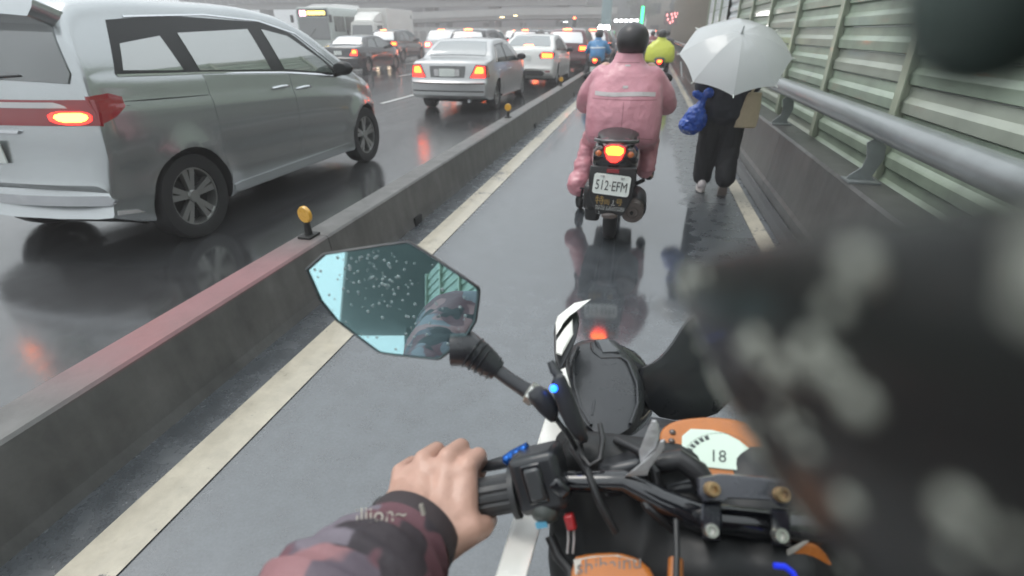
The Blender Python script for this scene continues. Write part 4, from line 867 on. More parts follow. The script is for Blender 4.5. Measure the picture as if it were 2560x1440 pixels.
    obj('strap_edge', MB().lathe(hc + L(0, 0, -0.088), (0, 0, 1), [(0.103, -0.006), (0.112, 0), (0.103, 0.006)], 28), frame_blk, hm)
    return t
pinkc = P('pink_raincoat', (0.60, 0.265, 0.315), 0.38, var=(3.5, 0.09), bump=(15, 0.55, 0.02), coat=0.3)
pinkt = P('pink_trousers', (0.62, 0.26, 0.30), 0.40, var=(4, 0.06), bump=(22, 0.35, 0.014), coat=0.35)
grey_ref = P('grey_reflective', (0.50, 0.46, 0.46), 0.35, bump=(60, 0.2))
SX, SY = -0.165, 4.16
scooter('black scooter carrying the rider in the pink raincoat, brake lamp lit', (SX, SY, 0), 'scooters in the lane', blackp, True)
rider('rider in a pink raincoat and dark helmet seen from behind', (SX + 0.015, SY - 0.05, 0), None, pinkc, pinkt, 0.014, grey_ref, 1, fat=1.09)
bluec = P('blue_jacket', (0.07, 0.25, 0.50), 0.45, coat=0.3, bump=(26, 0.3, 0.012)); yelc = P('yellow_raincoat', (0.62, 0.66, 0.05), 0.42, coat=0.3, bump=(26, 0.3, 0.012)); dkt = P('dark_trousers', (0.03, 0.03, 0.035), 0.6)
sb = scooter('dark scooter under the rider in the blue jacket', (-1.58, 17.6, 0), 'scooters in the lane', blackp, False)
rb = rider('rider in a light blue jacket beside the divider, left of the pink rider', (-1.58, 17.55, 0), None, bluec, dkt, 0.022, whitep and P('white_stripe', (0.8, 0.8, 0.8), 0.4), 4, fat=0.85)
sy_ = scooter('dark scooter under the rider in the yellow raincoat', (0.33, 17.3, 0), 'scooters in the lane', blackp, False)
ry = rider('rider in a bulky yellow raincoat, right of the pink rider', (0.33, 17.25, 0), None, yelc, dkt, 0.022, None, 8, fat=1.55)
FARN = [(-1.2, 24), (0.5, 23.5), (-0.45, 27), (0.75, 28), (-1.35, 31), (0.1, 32), (0.85, 35), (-0.7, 37), (0.4, 40), (-1.3, 43), (0.9, 44), (0.0, 48)]
greys = [P('grey_raincoat', (0.2, 0.2, 0.22), 0.5), P('navy_raincoat', (0.04, 0.05, 0.1), 0.5), P('dull_red_raincoat', (0.28, 0.06, 0.07), 0.5)]
for i, (x, y) in enumerate(FARN):
    s_ = copy_tree(sb); s_.location = (x, y, 0); s_['label'] = 'small far scooter with glowing tail lamp in the crowd up the lane'; s_['group'] = 'far scooters up the lane'
    r_ = copy_tree(rb, mats={'blue_jacket': greys[i % 3]}); r_.location = (x, y - 0.05, 0); r_['label'] = 'far rider in dark rainwear in the crowd up the lane'; r_['group'] = 'far riders up the lane'

# ------------------------------------------------------------------ the walker with umbrella and bags
PX, PY = 0.80, 5.78
wk = thing('person', 'person in black clothes walking away under a white umbrella', 'person', (PX, PY, 0))
blk = P('black_cloth', (0.018, 0.018, 0.021), 0.75, var=(12, 0.2), bump=(40, 0.3, 0.006)); V3 = lambda *p: Vector(p)
hipL, hipR = V3(-0.09, 0, 0.88), V3(0.09, 0, 0.88); knL, knR = V3(-0.095, 0.05, 0.48), V3(0.10, 0.02, 0.47); anL, anR = V3(-0.10, 0.05, 0.09), V3(0.105, -0.13, 0.12)
body = MB(); body.cap((0, 0, 0.92), 0.13, (0, 0.05, 1.22), 0.13, 16).cap((0, 0.05, 1.25), 0.1, (0, 0.07, 1.42), 0.05, 14).ell((0, 0.10, 1.52), (0.075, 0.095, 0.115), 16)
for a, b, c in ((hipL, knL, anL), (hipR, knR, anR)): body.cap(a, 0.08, b, 0.055, 12).cap(b, 0.052, c, 0.035, 12)
for sx, el, wr in ((-1, V3(-0.25, 0.0, 1.05), V3(-0.24, 0.1, 0.95)), (1, V3(0.24, 0.02, 1.08), V3(0.20, 0.20, 1.10))):
    body.cap((sx * 0.17, 0.05, 1.36), 0.05, el, 0.04, 12).cap(el, 0.038, wr, 0.028, 12); hand_caps(body, wr, wr + V3(0, 0.05, -0.02), (0, 0.3, 1), (0.2, 0.6, -0.5))
obj('body', remesh(body, 0.009, 2), skin, wk, smooth=180)
tr_ = MB(); tr_.cap((-0.04, 0, 0.90), 0.155, (0.04, 0, 0.90), 0.155, 16)
for a, b, c in ((hipL, knL, anL), (hipR, knR, anR)): tr_.cap(a, 0.13, b, 0.115, 16).cap(b, 0.115, c + V3(0, 0, 0.075), 0.098, 16)
me = remesh(tr_, 0.016, 4); wrinkle(me, 0.012, 6, (1.5, 1.5, 0.5), 2, True); obj('trousers', me, blk, wk, smooth=180)
jk = MB(); jk.cap((-0.05, 0, 0.86), 0.17, (0, 0.04, 1.15), 0.18, 18).cap((0.05, 0, 0.86), 0.17, (0, 0.04, 1.15), 0.18, 18).cap((-0.14, 0.05, 1.34), 0.1, (0.14, 0.05, 1.34), 0.1, 16)
for sx, el, wr in ((-1, V3(-0.25, 0.0, 1.05), V3(-0.24, 0.08, 0.97)), (1, V3(0.24, 0.02, 1.08), V3(0.20, 0.17, 1.10))): jk.cap((sx * 0.17, 0.05, 1.34), 0.09, el, 0.075, 14).cap(el, 0.072, wr, 0.055, 14)
me = remesh(jk, 0.016, 4); wrinkle(me, 0.012, 5, (1, 1, 1.2), 6, True); obj('jacket', me, P('dark_navy_cloth', (0.022, 0.024, 0.034), 0.7, bump=(40, 0.3, 0.006)), wk, smooth=180)
hr = MB(); hr.ell((0, 0.085, 1.55), (0.09, 0.105, 0.115), 16); obj('hair', hr, hair, wk, smooth=180)
shoe_w = P('trainer_white', (0.6, 0.55, 0.53), 0.5); shoe_p = P('trainer_pink', (0.62, 0.56, 0.56), 0.4); sole = P('trainer_sole', (0.25, 0.21, 0.19), 0.6)
s_ = MB().ell((-0.10, 0.06, 0.065), (0.048, 0.13, 0.05), 18).ell((-0.10, -0.02, 0.085), (0.045, 0.05, 0.06), 16); q = obj('shoe', s_, shoe_p, wk, smooth=60); obj('sole', MB().prism([(-0.10 + 0.047 * math.cos(R(a)), 0.06 + 0.135 * math.sin(R(a)), 0.012) for a in range(0, 360, 20)], (0, 0, 0.028)), shoe_w, q, smooth=0)
Mx = Matrix.Translation(anR + V3(0, 0, -0.02)) @ Matrix.Rotation(R(-58), 4, 'X')
s_ = MB().ell((0, 0.07, 0.03), (0.046, 0.13, 0.05), 18).ell((0, 0.0, 0.06), (0.045, 0.05, 0.06), 16); me = mesh_of(s_, 's', shoe_w, 60); me.transform(Mx); me.materials.clear(); q = obj('shoe', me, shoe_w, wk, smooth=60)
so_ = MB().prism([(0.045 * math.cos(R(a)), 0.07 + 0.135 * math.sin(R(a)), -0.024) for a in range(0, 360, 20)], (0, 0, 0.02)); me = mesh_of(so_, 's', sole, 0); me.transform(Mx); me.materials.clear(); obj('sole', me, sole, q, smooth=0)

# umbrella: eight sagging panels, ribs, ferrule, tips, shaft and handle
um = thing('umbrella', 'white translucent umbrella held over the walker in black', 'umbrella', (0.79, 5.66, 1.345))
AX = Vector((0.02, -0.62, 0.78)).normalized(); Ux = AX.cross(Vector((0, 1, 0))).normalized(); Uy = AX.cross(Ux).normalized()
umb_m = bpy.data.materials.new('umbrella_fabric'); umb_m.use_nodes = True; n_ = umb_m.node_tree.nodes; l_ = umb_m.node_tree.links; b0 = n_['Principled BSDF']
b0.inputs['Base Color'].default_value = (0.74, 0.76, 0.76, 1); b0.inputs['Roughness'].default_value = 0.25; b0.inputs['Coat Weight'].default_value = 0.5
tl_ = n_.new('ShaderNodeBsdfTranslucent'); tl_.inputs['Color'].default_value = (0.8, 0.82, 0.82, 1); ms = n_.new('ShaderNodeMixShader'); ms.inputs[0].default_value = 0.35
l_.new(b0.outputs[0], ms.inputs[1]); l_.new(tl_.outputs[0], ms.inputs[2]); l_.new(ms.outputs[0], n_['Material Output'].inputs['Surface'])
rim_r, dome = 0.505, 0.25
def ump(r, a, sag=0.0): h = dome * (1 - (r / rim_r) ** 2.1); return Ux * (r * math.cos(a)) + Uy * (r * math.sin(a)) + AX * (h - sag)
a0 = R(90)
rib_m = P('umbrella_rib', (0.55, 0.57, 0.57), 0.35, metal=0.4)
for k in range(8):
    G = []
    for i in range(15):
        r = 0.012 + (rim_r - 0.012) * i / 14; row = []
        for j in range(9):
            u = j / 8; a = a0 + (k + u) * math.pi / 4; e = 4 * u * (1 - u); rr = r * (1 - 0.085 * e * (i / 14)); row.append(ump(rr, a, 0.018 * e * (i / 14) ** 1.2 + 0.004 * e * noise.noise(Vector((k * 3.1 + u * 2, r * 9, 0)))))
        G.append(row)
    obj('canopy_panel', MB().grid(G), umb_m, um, smooth=60)
    a = a0 + k * math.pi / 4
    obj('rib', MB().tube([ump(rim_r * i / 10, a, 0.006) for i in range(11)] + [ump(rim_r, a, 0.006) - AX * 0.0 + (Ux * math.cos(a) + Uy * math.sin(a)) * 0.012], [0.0035] * 12, 6), rib_m, um)
    obj('rib_tip', MB().cap(ump(rim_r - 0.01, a, 0.004), 0.005, ump(rim_r, a, 0.0) + (Ux * math.cos(a) + Uy * math.sin(a)) * 0.02, 0.005, 8), plate_w, um)
obj('ferrule', MB().tube([AX * (dome - 0.005), AX * (dome + 0.02), AX * (dome + 0.075)], [0.016, 0.009, 0.006], 12), rib_m, um)
obj('shaft', MB().tube([AX * (dome - 0.01), AX * -0.45], 0.006, 10), rib_m, um)
obj('handle', MB().tube([AX * -0.42, AX * -0.52, AX * -0.56 + Uy * 0.02, AX * -0.55 + Uy * 0.05], 0.012, 10), frame_blk, um)
obj('closing_strap', MB().box(ump(rim_r * 0.96, R(14)) - Vector((0, 0, 0.07)), (0.012, 0.004, 0.14), Matrix.Rotation(R(-12), 3, 'Y')), umb_m, um, smooth=0)

bag_m = P('blue_plastic', (0.012, 0.075, 0.42), 0.25, coat=0.6, bump=(14, 0.7, 0.02), var=(9, 0.2))
q = MB().ell((0, 0, 0.14), (0.115, 0.09, 0.135), 18).ell((-0.03, 0, 0.09), (0.12, 0.09, 0.10), 18).cap((0.02, 0, 0.26), 0.05, (0.06, 0, 0.36), 0.022, 14).ell((0.0, 0.0, 0.37), (0.07, 0.03, 0.035), 14, Matrix.Rotation(R(25), 3, 'Y')).ell((0.09, 0.0, 0.39), (0.05, 0.03, 0.05), 14)
me = remesh(q, 0.008, 3); wrinkle(me, 0.012, 9, (1, 1, 1.3), 3, True); wrinkle(me, 0.007, 18, (1, 1, 0.8), 7, True)
solo('plastic_bag', me, bag_m, "knotted blue plastic bag hanging at the walker's left side", 'bag', (PX - 0.28, PY - 0.12, 0.625), smooth=180)
tb = thing('tote_bag', "beige cloth tote bag hanging at the walker's right side", 'bag', (PX + 0.19, PY - 0.10, 0.70))
tan = P('beige_canvas', (0.50, 0.41, 0.28), 0.8, var=(14, 0.1), bump=(150, 0.4, 0.003))
q = MB().loft([[(x * a + 0.01 * i, y * b, z) for x, y in ((-0.095, -0.03), (-0.05, -0.042), (0.05, -0.042), (0.095, -0.03), (0.1, 0.0), (0.095, 0.03), (0, 0.045), (-0.095, 0.03), (-0.1, 0))] for i, (z, a, b) in enumerate(((0.0, 0.95, 0.8), (0.012, 1.02, 1.1), (0.1, 1.0, 1.15), (0.2, 0.9, 1.0), (0.30, 0.68, 0.8), (0.33, 0.6, 0.5)))])
obj('pouch', q, tan, tb, smooth=60, bevel=0.006)
obj('strap', MB().tube([(0.0, -0.03, 0.31), (0.02, -0.04, 0.36), (0.05, 0.0, 0.42), (0.03, 0.05, 0.36)], 0.012, 8, sq=0.4), tan, tb)
# ------------------------------------------------------------------ the road bridge and the town beyond
conc_far = P('viaduct_concrete', (0.30, 0.29, 0.28), 0.7, var=(0.3, 0.15)); conc_dk = P('viaduct_soffit', (0.17, 0.165, 0.17), 0.8, var=(0.3, 0.2)); pale_c = P('pale_concrete', (0.5, 0.49, 0.47), 0.7, var=(0.4, 0.1))
va = thing('viaduct', 'broad grey road viaduct crossing high above the far traffic', 'bridge', (-40, 76, 0), R(-4))
obj('deck', MB().box((0, 6, 6.3), (64, 14, 0.9)), conc_dk, va, smooth=0); obj('edge_beam', MB().box((0, -1.1, 6.3), (64, 0.3, 2.0)), conc_dk, va, smooth=0)
obj('parapet_wall', MB().box((0, -1.0, 7.8), (64, 0.25, 1.1)), pale_c, va, smooth=0); obj('lower_beam', MB().box((0, -0.6, 4.9), (64, 0.8, 0.7)), conc_far, va, smooth=0)
gm = mesh_of(MB().box((0, -1.29, 6.2), (0.22, 0.08, 1.7)), 'rib', conc_far, 0)
for i in range(44):
    o = bpy.data.objects.new('rib', gm); COL.objects.link(o); o.parent = va; o.location = (-31 + i * 1.4, 0, 0)
for i in range(7): obj('pier', MB().loft([[(-28 + i * 9.4 + x, 2 + y, z) for x, y in ((-0.7, -0.7), (0.7, -0.7), (0.7, 0.7), (-0.7, 0.7))] for z in (0, 4.6)] + [[(-28 + i * 9.4 + x, 2 + y, 5.85) for x, y in ((-1.8, -1), (1.8, -1), (1.8, 1), (-1.8, 1))]]), conc_far, va, smooth=0)
ra = thing('ramp', 'pale slip road ramp with parapet below the viaduct', 'ramp', (-18, 68, 0), R(3))
obj('deck', MB().loft([[(x, y, z0 + z) for y, z in ((0, 0), (0, 0.5), (6, 0.5), (6, 0))] for x, z0 in ((-14, 2.5), (2, 2.95), (14, 3.0))]), conc_far, ra, smooth=0)
obj('parapet_wall', MB().loft([[(x, -0.1 + y, z0 + z) for y, z in ((0, 0.4), (0, 1.15), (0.22, 1.15), (0.22, 0.4))] for x, z0 in ((-14, 2.5), (2, 2.95), (14, 3.0))]), pale_c, ra, smooth=0)
for i in range(6): obj('column', MB().tube([(-12 + i * 4.8, 3, 0), (-12 + i * 4.8, 3, 2.6)], 0.4, 14), conc_far, ra)
fw = thing('bridge_parapet', 'low pale panelled parapet wall across the far end of the road', 'wall', (-17.5, 61, 0), R(2))
obj('wall_face', MB().box((0, 0, 0.95), (26, 0.3, 1.9)), pale_c, fw, smooth=0)
pmh = mesh_of(MB().box((0, -0.17, 1.1), (0.75, 0.05, 1.1)), 'panel', conc_far, 0)
for i in range(26):
    o = bpy.data.objects.new('panel', pmh); COL.objects.link(o); o.parent = fw; o.location = (-12.5 + i, 0, 0)
obj('coping', MB().box((0, 0, 1.96), (26.2, 0.42, 0.12)), pale_c, fw, smooth=0)
wing = P('dark_window', (0.05, 0.055, 0.065), 0.15)
for i, (x, y, wd, dp, ht, colr, lab) in enumerate(((-34, 120, 30, 14, 22, (0.28, 0.27, 0.28), 'wide grey block of flats far behind the viaduct'), (-13, 112, 10, 10, 13, (0.25, 0.24, 0.25), 'grey concrete block between the viaduct end and the teal column'), (-5, 105, 7, 10, 16, (0.20, 0.23, 0.24), 'blue grey office block behind the head of the pink rider'), (1.8, 98, 5.5, 9, 12, (0.36, 0.32, 0.26), 'beige narrow block beside the green lit sign'), (8.5, 110, 8, 12, 18, (0.17, 0.15, 0.17), 'dark purple grey block left of the beige sound wall'), (-62, 110, 22, 16, 26, (0.3, 0.3, 0.31), 'tall grey block behind the bus'))):
    b = thing('building', lab, 'building', (x, y, 0)); m_ = P('facade_%d' % i if False else 'facade', colr, 0.7, var=(0.3, 0.12))
    obj('walls', MB().box((0, dp / 2, ht / 2), (wd, dp, ht)), m_, b, smooth=0); obj('roof_slab', MB().box((0, dp / 2, ht + 0.2), (wd + 0.5, dp + 0.5, 0.4)), conc_far, b, smooth=0)
    nx_ = max(2, int(wd / 2.6)); wm = mesh_of(MB().box((0, -0.03, 0), (1.4, 0.08, 1.5)), 'window', wing, 0)
    for a in range(nx_):
        for c in range(min(5, int(ht / 3.2))):
            o = bpy.data.objects.new('window', wm); COL.objects.link(o); o.parent = b; o.location = (-wd / 2 + (a + 0.5) * wd / nx_, 0, 1.8 + c * 3.2)
teal = P('teal_steel', (0.22, 0.36, 0.38), 0.5)
tc_ = thing('steel_column', 'tall pale teal steel column behind the traffic', 'column', (-4.6, 60, 0))
obj('shaft', MB().box((0, 0, 6), (0.95, 0.95, 12)), teal, tc_, smooth=0, bevel=0.05); obj('base_block', MB().box((0, 0, 0.3), (1.4, 1.4, 0.6)), conc_far, tc_, smooth=0)
def pole_lamp(x, y, h, arm, col, lab, lit=None):
    t = thing('street_lamp', lab, 'street lamp', (x, y, 0))
    obj('pole', MB().tube([(0, 0, 0), (0, 0, h - 0.7), (arm * 0.18, 0, h - 0.15), (arm * 0.45, 0, h), (arm, 0, h + 0.05)], [0.09, 0.07, 0.06, 0.05, 0.04], 10), rail_m, t)
    hd = obj('lamp_head', MB().ell((arm * 1.05, 0, h + 0.03), (0.34, 0.14, 0.07)), rail_m, t)
    if lit: obj('lamp_glass', MB().ell((arm * 1.05, 0, h - 0.03), (0.26, 0.1, 0.06)), lit, t)
    return t
warm = emit('lamp_warm', (1, 0.72, 0.3), 9); coolw = emit('lamp_white', (0.95, 0.97, 1), 9)
pole_lamp(-17.6, 64, 3.1, 0.9, rail_m, 'lit warm street lamp below the ramp, left of the white saloon roof', warm)
pole_lamp(-14.6, 66, 3.3, -0.9, rail_m, 'lit warm street lamp under the ramp, nearer the white saloon', warm)
pole_lamp(-10.2, 64, 2.6, 0.8, rail_m, 'lit white street lamp above the pale parapet wall', coolw)
pole_lamp(1.75, 62, 7.5, -1.2, rail_m, 'slim grey street lamp beside the beige sound wall')
tl2 = thing('traffic_light', 'red traffic light on a pole right of the pale parapet wall', 'traffic light', (-7.3, 56, 0))
obj('pole', MB().tube([(0, 0, 0), (0, 0, 2.9)], 0.07, 10), rail_m, tl2); obj('housing', MB().box((0, -0.1, 2.45), (0.34, 0.24, 0.95)), frame_blk, tl2, bevel=0.03)
rl = emit('signal_red', (1, 0.12, 0.04), 10)
for k, m_ in enumerate((rl, frame_blk, frame_blk)): obj('signal_lens', MB().ell((0, -0.24, 2.76 - k * 0.29), (0.12, 0.04, 0.12)), m_, tl2)
ns = thing('neon_sign', 'narrow upright green lit sign to the right of the helmet of the pink rider', 'sign', (-1.15, 66, 0))
obj('pole', MB().tube([(0, 0.1, 0), (0, 0.1, 4.5)], 0.08, 8), rail_m, ns); obj('sign_box', MB().box((0, 0, 3.2), (0.42, 0.16, 1.9)), frame_blk, ns, smooth=0); obj('lit_face', MB().box((0, -0.09, 3.2), (0.3, 0.02, 1.75)), emit('led_green', (0.03, 1, 0.3), 4.0), ns, smooth=0)
shop = thing('shop_sign', 'row of white shop lights low behind the traffic', 'sign', (-3.0, 70, 0))
obj('sign_box', MB().box((0, 0.1, 2.75), (3.2, 0.3, 0.6)), frame_blk, shop, smooth=0)
for k in range(5): obj('lit_panel', MB().box((-1.2 + k * 0.6, -0.07, 2.75), (0.42, 0.04, 0.34)), emit('sign_white', (0.95, 0.97, 1), 5), shop, smooth=0)
obj('leg', MB().box((0, 0.2, 1.25), (0.2, 0.2, 2.5)), rail_m, shop, smooth=0)
vs_ = thing('lane_signal', 'cluster of small red lane signal lamps on a pole beside the beige wall', 'signal', (1.55, 50, 0))
obj('pole', MB().tube([(0, 0, 0), (0, 0, 3.6)], 0.05, 8), rail_m, vs_); obj('board', MB().box((0, -0.05, 2.6), (1.2, 0.1, 1.0)), P('signal_board', (0.3, 0.25, 0.26), 0.5), vs_, smooth=0)
pk = emit('signal_pink', (1, 0.3, 0.3), 3.2)
for a, c in ((-0.4, 0.2), (-0.3, -0.1), (-0.05, 0.25), (0.05, 0.0), (0.1, -0.25), (0.3, 0.1), (0.42, 0.32), (-0.1, -0.35), (0.2, 0.3)): obj('lamp', MB().ell((a, -0.12, 2.6 + c), (0.055, 0.03, 0.1)), pk, vs_)
leafm = P('leaf', (0.06, 0.085, 0.05), 0.6, var=(1, 0.3)); bark = P('bark', (0.08, 0.065, 0.05), 0.8)
for i, (x, y, h) in enumerate(((-1.6, 92, 8.5), (4.8, 90, 7.5), (-9.0, 96, 7))):
    t = thing('tree', ('bushy dull green tree behind the green sign', 'rounded tree left of the beige sound wall', 'small tree behind the traffic light')[i], 'tree', (x, y, 0))
    mb = MB(); mb.tube([(0, 0, 0), (0.1, 0, h * 0.3), (0, 0.1, h * 0.6)], [0.22, 0.16, 0.08], 8)
    for k in range(5): a = k * 1.3; mb.tube([(0.05, 0, h * 0.3 + k * 0.3), (math.cos(a) * 1.3, math.sin(a) * 1.3, h * 0.55 + k * 0.35)], [0.08, 0.03], 6)
    obj('trunk', mb, bark, t)
    cr = MB(); rnd = random.Random(i)
    cl = [Vector((rnd.gauss(0, 1.1), rnd.gauss(0, 1.1), h * 0.66 + rnd.gauss(0, h * 0.13))) for _ in range(22)]
    for c in cl:
        for _ in range(70):
            p = c + Vector((rnd.gauss(0, 0.42), rnd.gauss(0, 0.42), rnd.gauss(0, 0.36))); a = Vector((rnd.gauss(0, 1), rnd.gauss(0, 1), rnd.gauss(0, 1))).normalized() * 0.13; b = a.orthogonal().normalized() * 0.09
            cr.add([p - a, p + b, p + a, p - b], [(0, 1, 2, 3)])
    obj('crown', cr, leafm, t, smooth=0, kind='stuff')
# the street behind the camera, which the wet mirror looks back at
pole_lamp(-3.6, -40, 9.5, -2.2, rail_m, 'tall arched street lamp behind the rider, seen in the mirror')
vb = thing('overhead_road', 'dark elevated road behind the rider, seen in the mirror', 'bridge', (3.6, -34, 0))
obj('deck', MB().box((2.0, -6, 8.2), (11, 56, 1.2)), conc_far, vb, smooth=0)
obj('edge_wall', MB().box((-3.4, -6, 9.0), (0.25, 56, 1.4)), conc_far, vb, smooth=0)
for k in range(3): obj('pier', MB().box((4.2, 16 - k * 20, 3.8), (1.4, 1.6, 7.6)), conc_far, vb, smooth=0)

# ------------------------------------------------------------------ the motorcycle we ride
satin = P('satin_black_plastic', (0.028, 0.03, 0.034), 0.33, var=(18, 0.15), coat=0.25); gloss = P('gloss_black', (0.012, 0.013, 0.016), 0.12, coat=0.8)
whitebike = P('white_fairing', (0.90, 0.89, 0.84), 0.25, coat=0.8, var=(12, 0.03)); orange = P('orange_paint', (0.50, 0.165, 0.035), 0.32, coat=0.5, var=(14, 0.14))
gripm = P('grip_rubber', (0.05, 0.052, 0.055), 0.5, var=(40, 0.15)); bluean = P('blue_anodised', (0.02, 0.12, 0.45), 0.25, metal=0.7); rawm = P('wet_aluminium', (0.50, 0.50, 0.51), 0.35, metal=0.35, bump=(120, 0.5, 0.004), coat=0.6)
rust = P('rusty_bolt', (0.46, 0.32, 0.17), 0.38, metal=0.7, var=(90, 0.3)); boltm = P('zinc_bolt', (0.62, 0.62, 0.58), 0.25, metal=0.9)
cablem = P('cable', (0.02, 0.02, 0.022), 0.45, coat=0.2); clampm = P('clamp_black', (0.03, 0.032, 0.042), 0.28, coat=0.5, var=(40, 0.12))
BX = 0.145
bk = thing('motorcycle', 'black, white and orange motorcycle being ridden, handlebar and mirror in front of us', 'motorcycle', (BX, 0.3, 0))
def kpl(x0, y0, k0, gx, gy): return lambda x, y: k0 + gx * (x - x0) + gy * (y - y0)
def dome(mb, poly, kf, thick=0.02, rise=0.012, s1=0.92, s2=0.6):
    cx = sum(p[0] for p in poly) / len(poly); cy = sum(p[1] for p in poly) / len(poly)
    def ring(s, dk): return [px(cx + (x - cx) * s, cy + (y - cy) * s, kf(cx + (x - cx) * s, cy + (y - cy) * s) + dk) for x, y in poly]
    return mb.loft([ring(0.97, thick), ring(1.0, 0.0), ring(s1, -rise * 0.7), ring(s2, -rise)])
def rnd_poly(poly, n=2):        # cut the corners of an outline
    for _ in range(n):
        q = []
        for i, p in enumerate(poly):
            r = poly[(i + 1) % len(poly)]; q += [(p[0] * 0.78 + r[0] * 0.22, p[1] * 0.78 + r[1] * 0.22), (p[0] * 0.22 + r[0] * 0.78, p[1] * 0.22 + r[1] * 0.78)]
        poly = q
    return poly
def part(name, mb, mat, parent=None, **kw): return obj(name, mb, mat, parent or bk, world=True, **kw)
def T(pts): return [px(*p) for p in pts]
# mirror: normal chosen so that it looks back down the road
c0 = px(980, 752, 0.585); vdir = (c0 - EYE).normalized(); tgt = Vector((0.10, -1.0, 0.16)).normalized(); mn = (tgt - vdir).normalized()
def onm(x, y, off=0.0):
    q = px(x, y, 1.0) - EYE; return EYE + q * ((c0 - EYE).dot(mn) / q.dot(mn)) + mn * off
MO = rnd_poly([(750, 641), (1012, 601), (1030, 606), (1197, 715), (1203, 728), (1190, 822), (1106, 897), (1090, 900), (955, 886), (940, 878), (812, 780)], 1)
mcx, mcy = 985, 755
def mring(s, off): return [onm(mcx + (x - mcx) * s, mcy + (y - mcy) * s, off) for x, y in MO]
mi_ = part('mirror_housing', MB().loft([mring(0.55, -0.035), mring(0.9, -0.028), mring(1.0, -0.008), mring(1.0, 0.002), mring(0.975, 0.004), mring(0.95, -0.001)]), satin, smooth=35)
mir = bpy.data.materials.new('mirror_glass_tint'); mir.use_nodes = True; b0 = mir.node_tree.nodes['Principled BSDF']; b0.inputs['Metallic'].default_value = 1; b0.inputs['Base Color'].default_value = (0.55, 0.86, 0.89, 1); b0.inputs['Roughness'].default_value = 0.015
part('mirror_glass', MB().loft([mring(0.956, -0.004), mring(0.955, 0.0006)]), mir, mi_, smooth=0)
rnd = random.Random(11); drops = MB()
dropm = P('water_drop', (0.22, 0.29, 0.30), 0.03, ior=1.5, spec=1.0, coat=1.0, alpha=1.0)
def inside(x, y, poly):
    c = False
    for i in range(len(poly)):
        x1, y1 = poly[i]; x2, y2 = poly[i - 1]
        if (y1 > y) != (y2 > y) and x < (x2 - x1) * (y - y1) / (y2 - y1) + x1: c = not c
    return c
inner = [(mcx + (x - mcx) * 0.93, mcy + (y - mcy) * 0.93) for x, y in MO]; nd = 0
ax1 = mn.orthogonal().normalized(); ax2 = mn.cross(ax1)
while nd < 150:
    if nd < 70: x, y = rnd.gauss(940, 45), rnd.gauss(690, 45)
    else: x, y = rnd.uniform(770, 1190), rnd.uniform(620, 890)
    if not inside(x, y, inner): continue
    r = rnd.choice((0.0007, 0.0009, 0.0012, 0.0015, 0.0019)) * rnd.uniform(0.8, 1.15); Mr = Matrix((ax1, ax2, mn)).transposed()
    drops.ell(onm(x, y, 0.0006), (r, r * rnd.uniform(1, 1.35), r * 0.5), 10, Mr); nd += 1
part('water_drops', drops, dropm, mi_, smooth=180, kind='stuff')
# stem with ribbed boot
bp_ = T([(1128, 872, 0.60), (1170, 872, 0.60), (1200, 893, 0.60), (1222, 910, 0.598), (1245, 928, 0.596)])
mb = MB(); mb.tube(bp_, [0.020, 0.021, 0.018, 0.016, 0.012], 14)
for k in range(5):
    a = px(1182 + k * 13, 882 + k * 9.5, 0.599); d_ = (bp_[-1] - bp_[1]).normalized(); mb.lathe(a, d_, [(0.019 - k * 0.0012, -0.0016), (0.0215 - k * 0.0014, 0), (0.019 - k * 0.0012, 0.0016)], 16)
part('mirror_boot', mb, satin, smooth=50)
part('mirror_stem', MB().tube(T([(1232, 918, 0.597), (1275, 950, 0.592), (1340, 992, 0.585), (1365, 1010, 0.58)]), [0.0085, 0.0085, 0.0095, 0.0095], 12), satin)
part('mirror_clamp', dome(MB(), rnd_poly([(1312, 988), (1345, 960), (1378, 978), (1400, 1030), (1385, 1062), (1350, 1036)], 1), lambda x, y: 0.572, 0.03, 0.01), satin, smooth=40)
part('stem_nut', MB().lathe(px(1330, 985, 0.585), px(1365, 1010, 0.58) - px(1275, 950, 0.592), [(0.011, -0.006), (0.013, -0.004), (0.013, 0.004), (0.011, 0.006)], 6), boltm, smooth=0)
# cowl over the headlamp
kc = kpl(1510, 960, 0.76, 0.0, -0.00075)
cowl = [(1470, 850), (1532, 846), (1560, 870), (1588, 908), (1608, 960), (1613, 1010), (1592, 1075), (1548, 1104), (1490, 1098), (1455, 1066), (1428, 1010), (1417, 960), (1414, 900), (1428, 868), (1450, 852)]
cw = part('headlight_cowl', dome(MB(), rnd_poly(cowl, 1), kc, 0.05, 0.022, 0.9, 0.72), satin, smooth=32)
part('cowl_intake', dome(MB(), [(1486, 850), (1522, 846), (1553, 876), (1551, 883), (1502, 885)], lambda x, y: kc(x, y) - 0.012, 0.02, 0.012, 0.94, 0.7), P('cowl_grey', (0.085, 0.09, 0.098), 0.3, coat=0.4), cw, smooth=20)
rib_ = MB()
for path in ([(1478, 858), (1483, 880), (1502, 896), (1552, 894), (1570, 905)], [(1446, 868), (1432, 905), (1436, 965), (1452, 1020), (1478, 1062)], [(1570, 905), (1592, 960), (1594, 1010), (1576, 1060)], [(1494, 946), (1548, 942), (1552, 972), (1490, 984), (1494, 946)], [(1486, 1000), (1480, 1040)], [(1500, 922), (1503, 912), (1509, 920), (1512, 910), (1518, 916)], [(1528, 914), (1540, 909), (1543, 918)]):
    rib_.tube([px(x, y, kc(x, y) - 0.021) for x, y in path], 0.0022, 6)
part('raised_line', rib_, satin, cw)
part('headlight_body', MB().ell(px(1510, 980, 0.86), (0.085, 0.07, 0.09), 18), gloss)
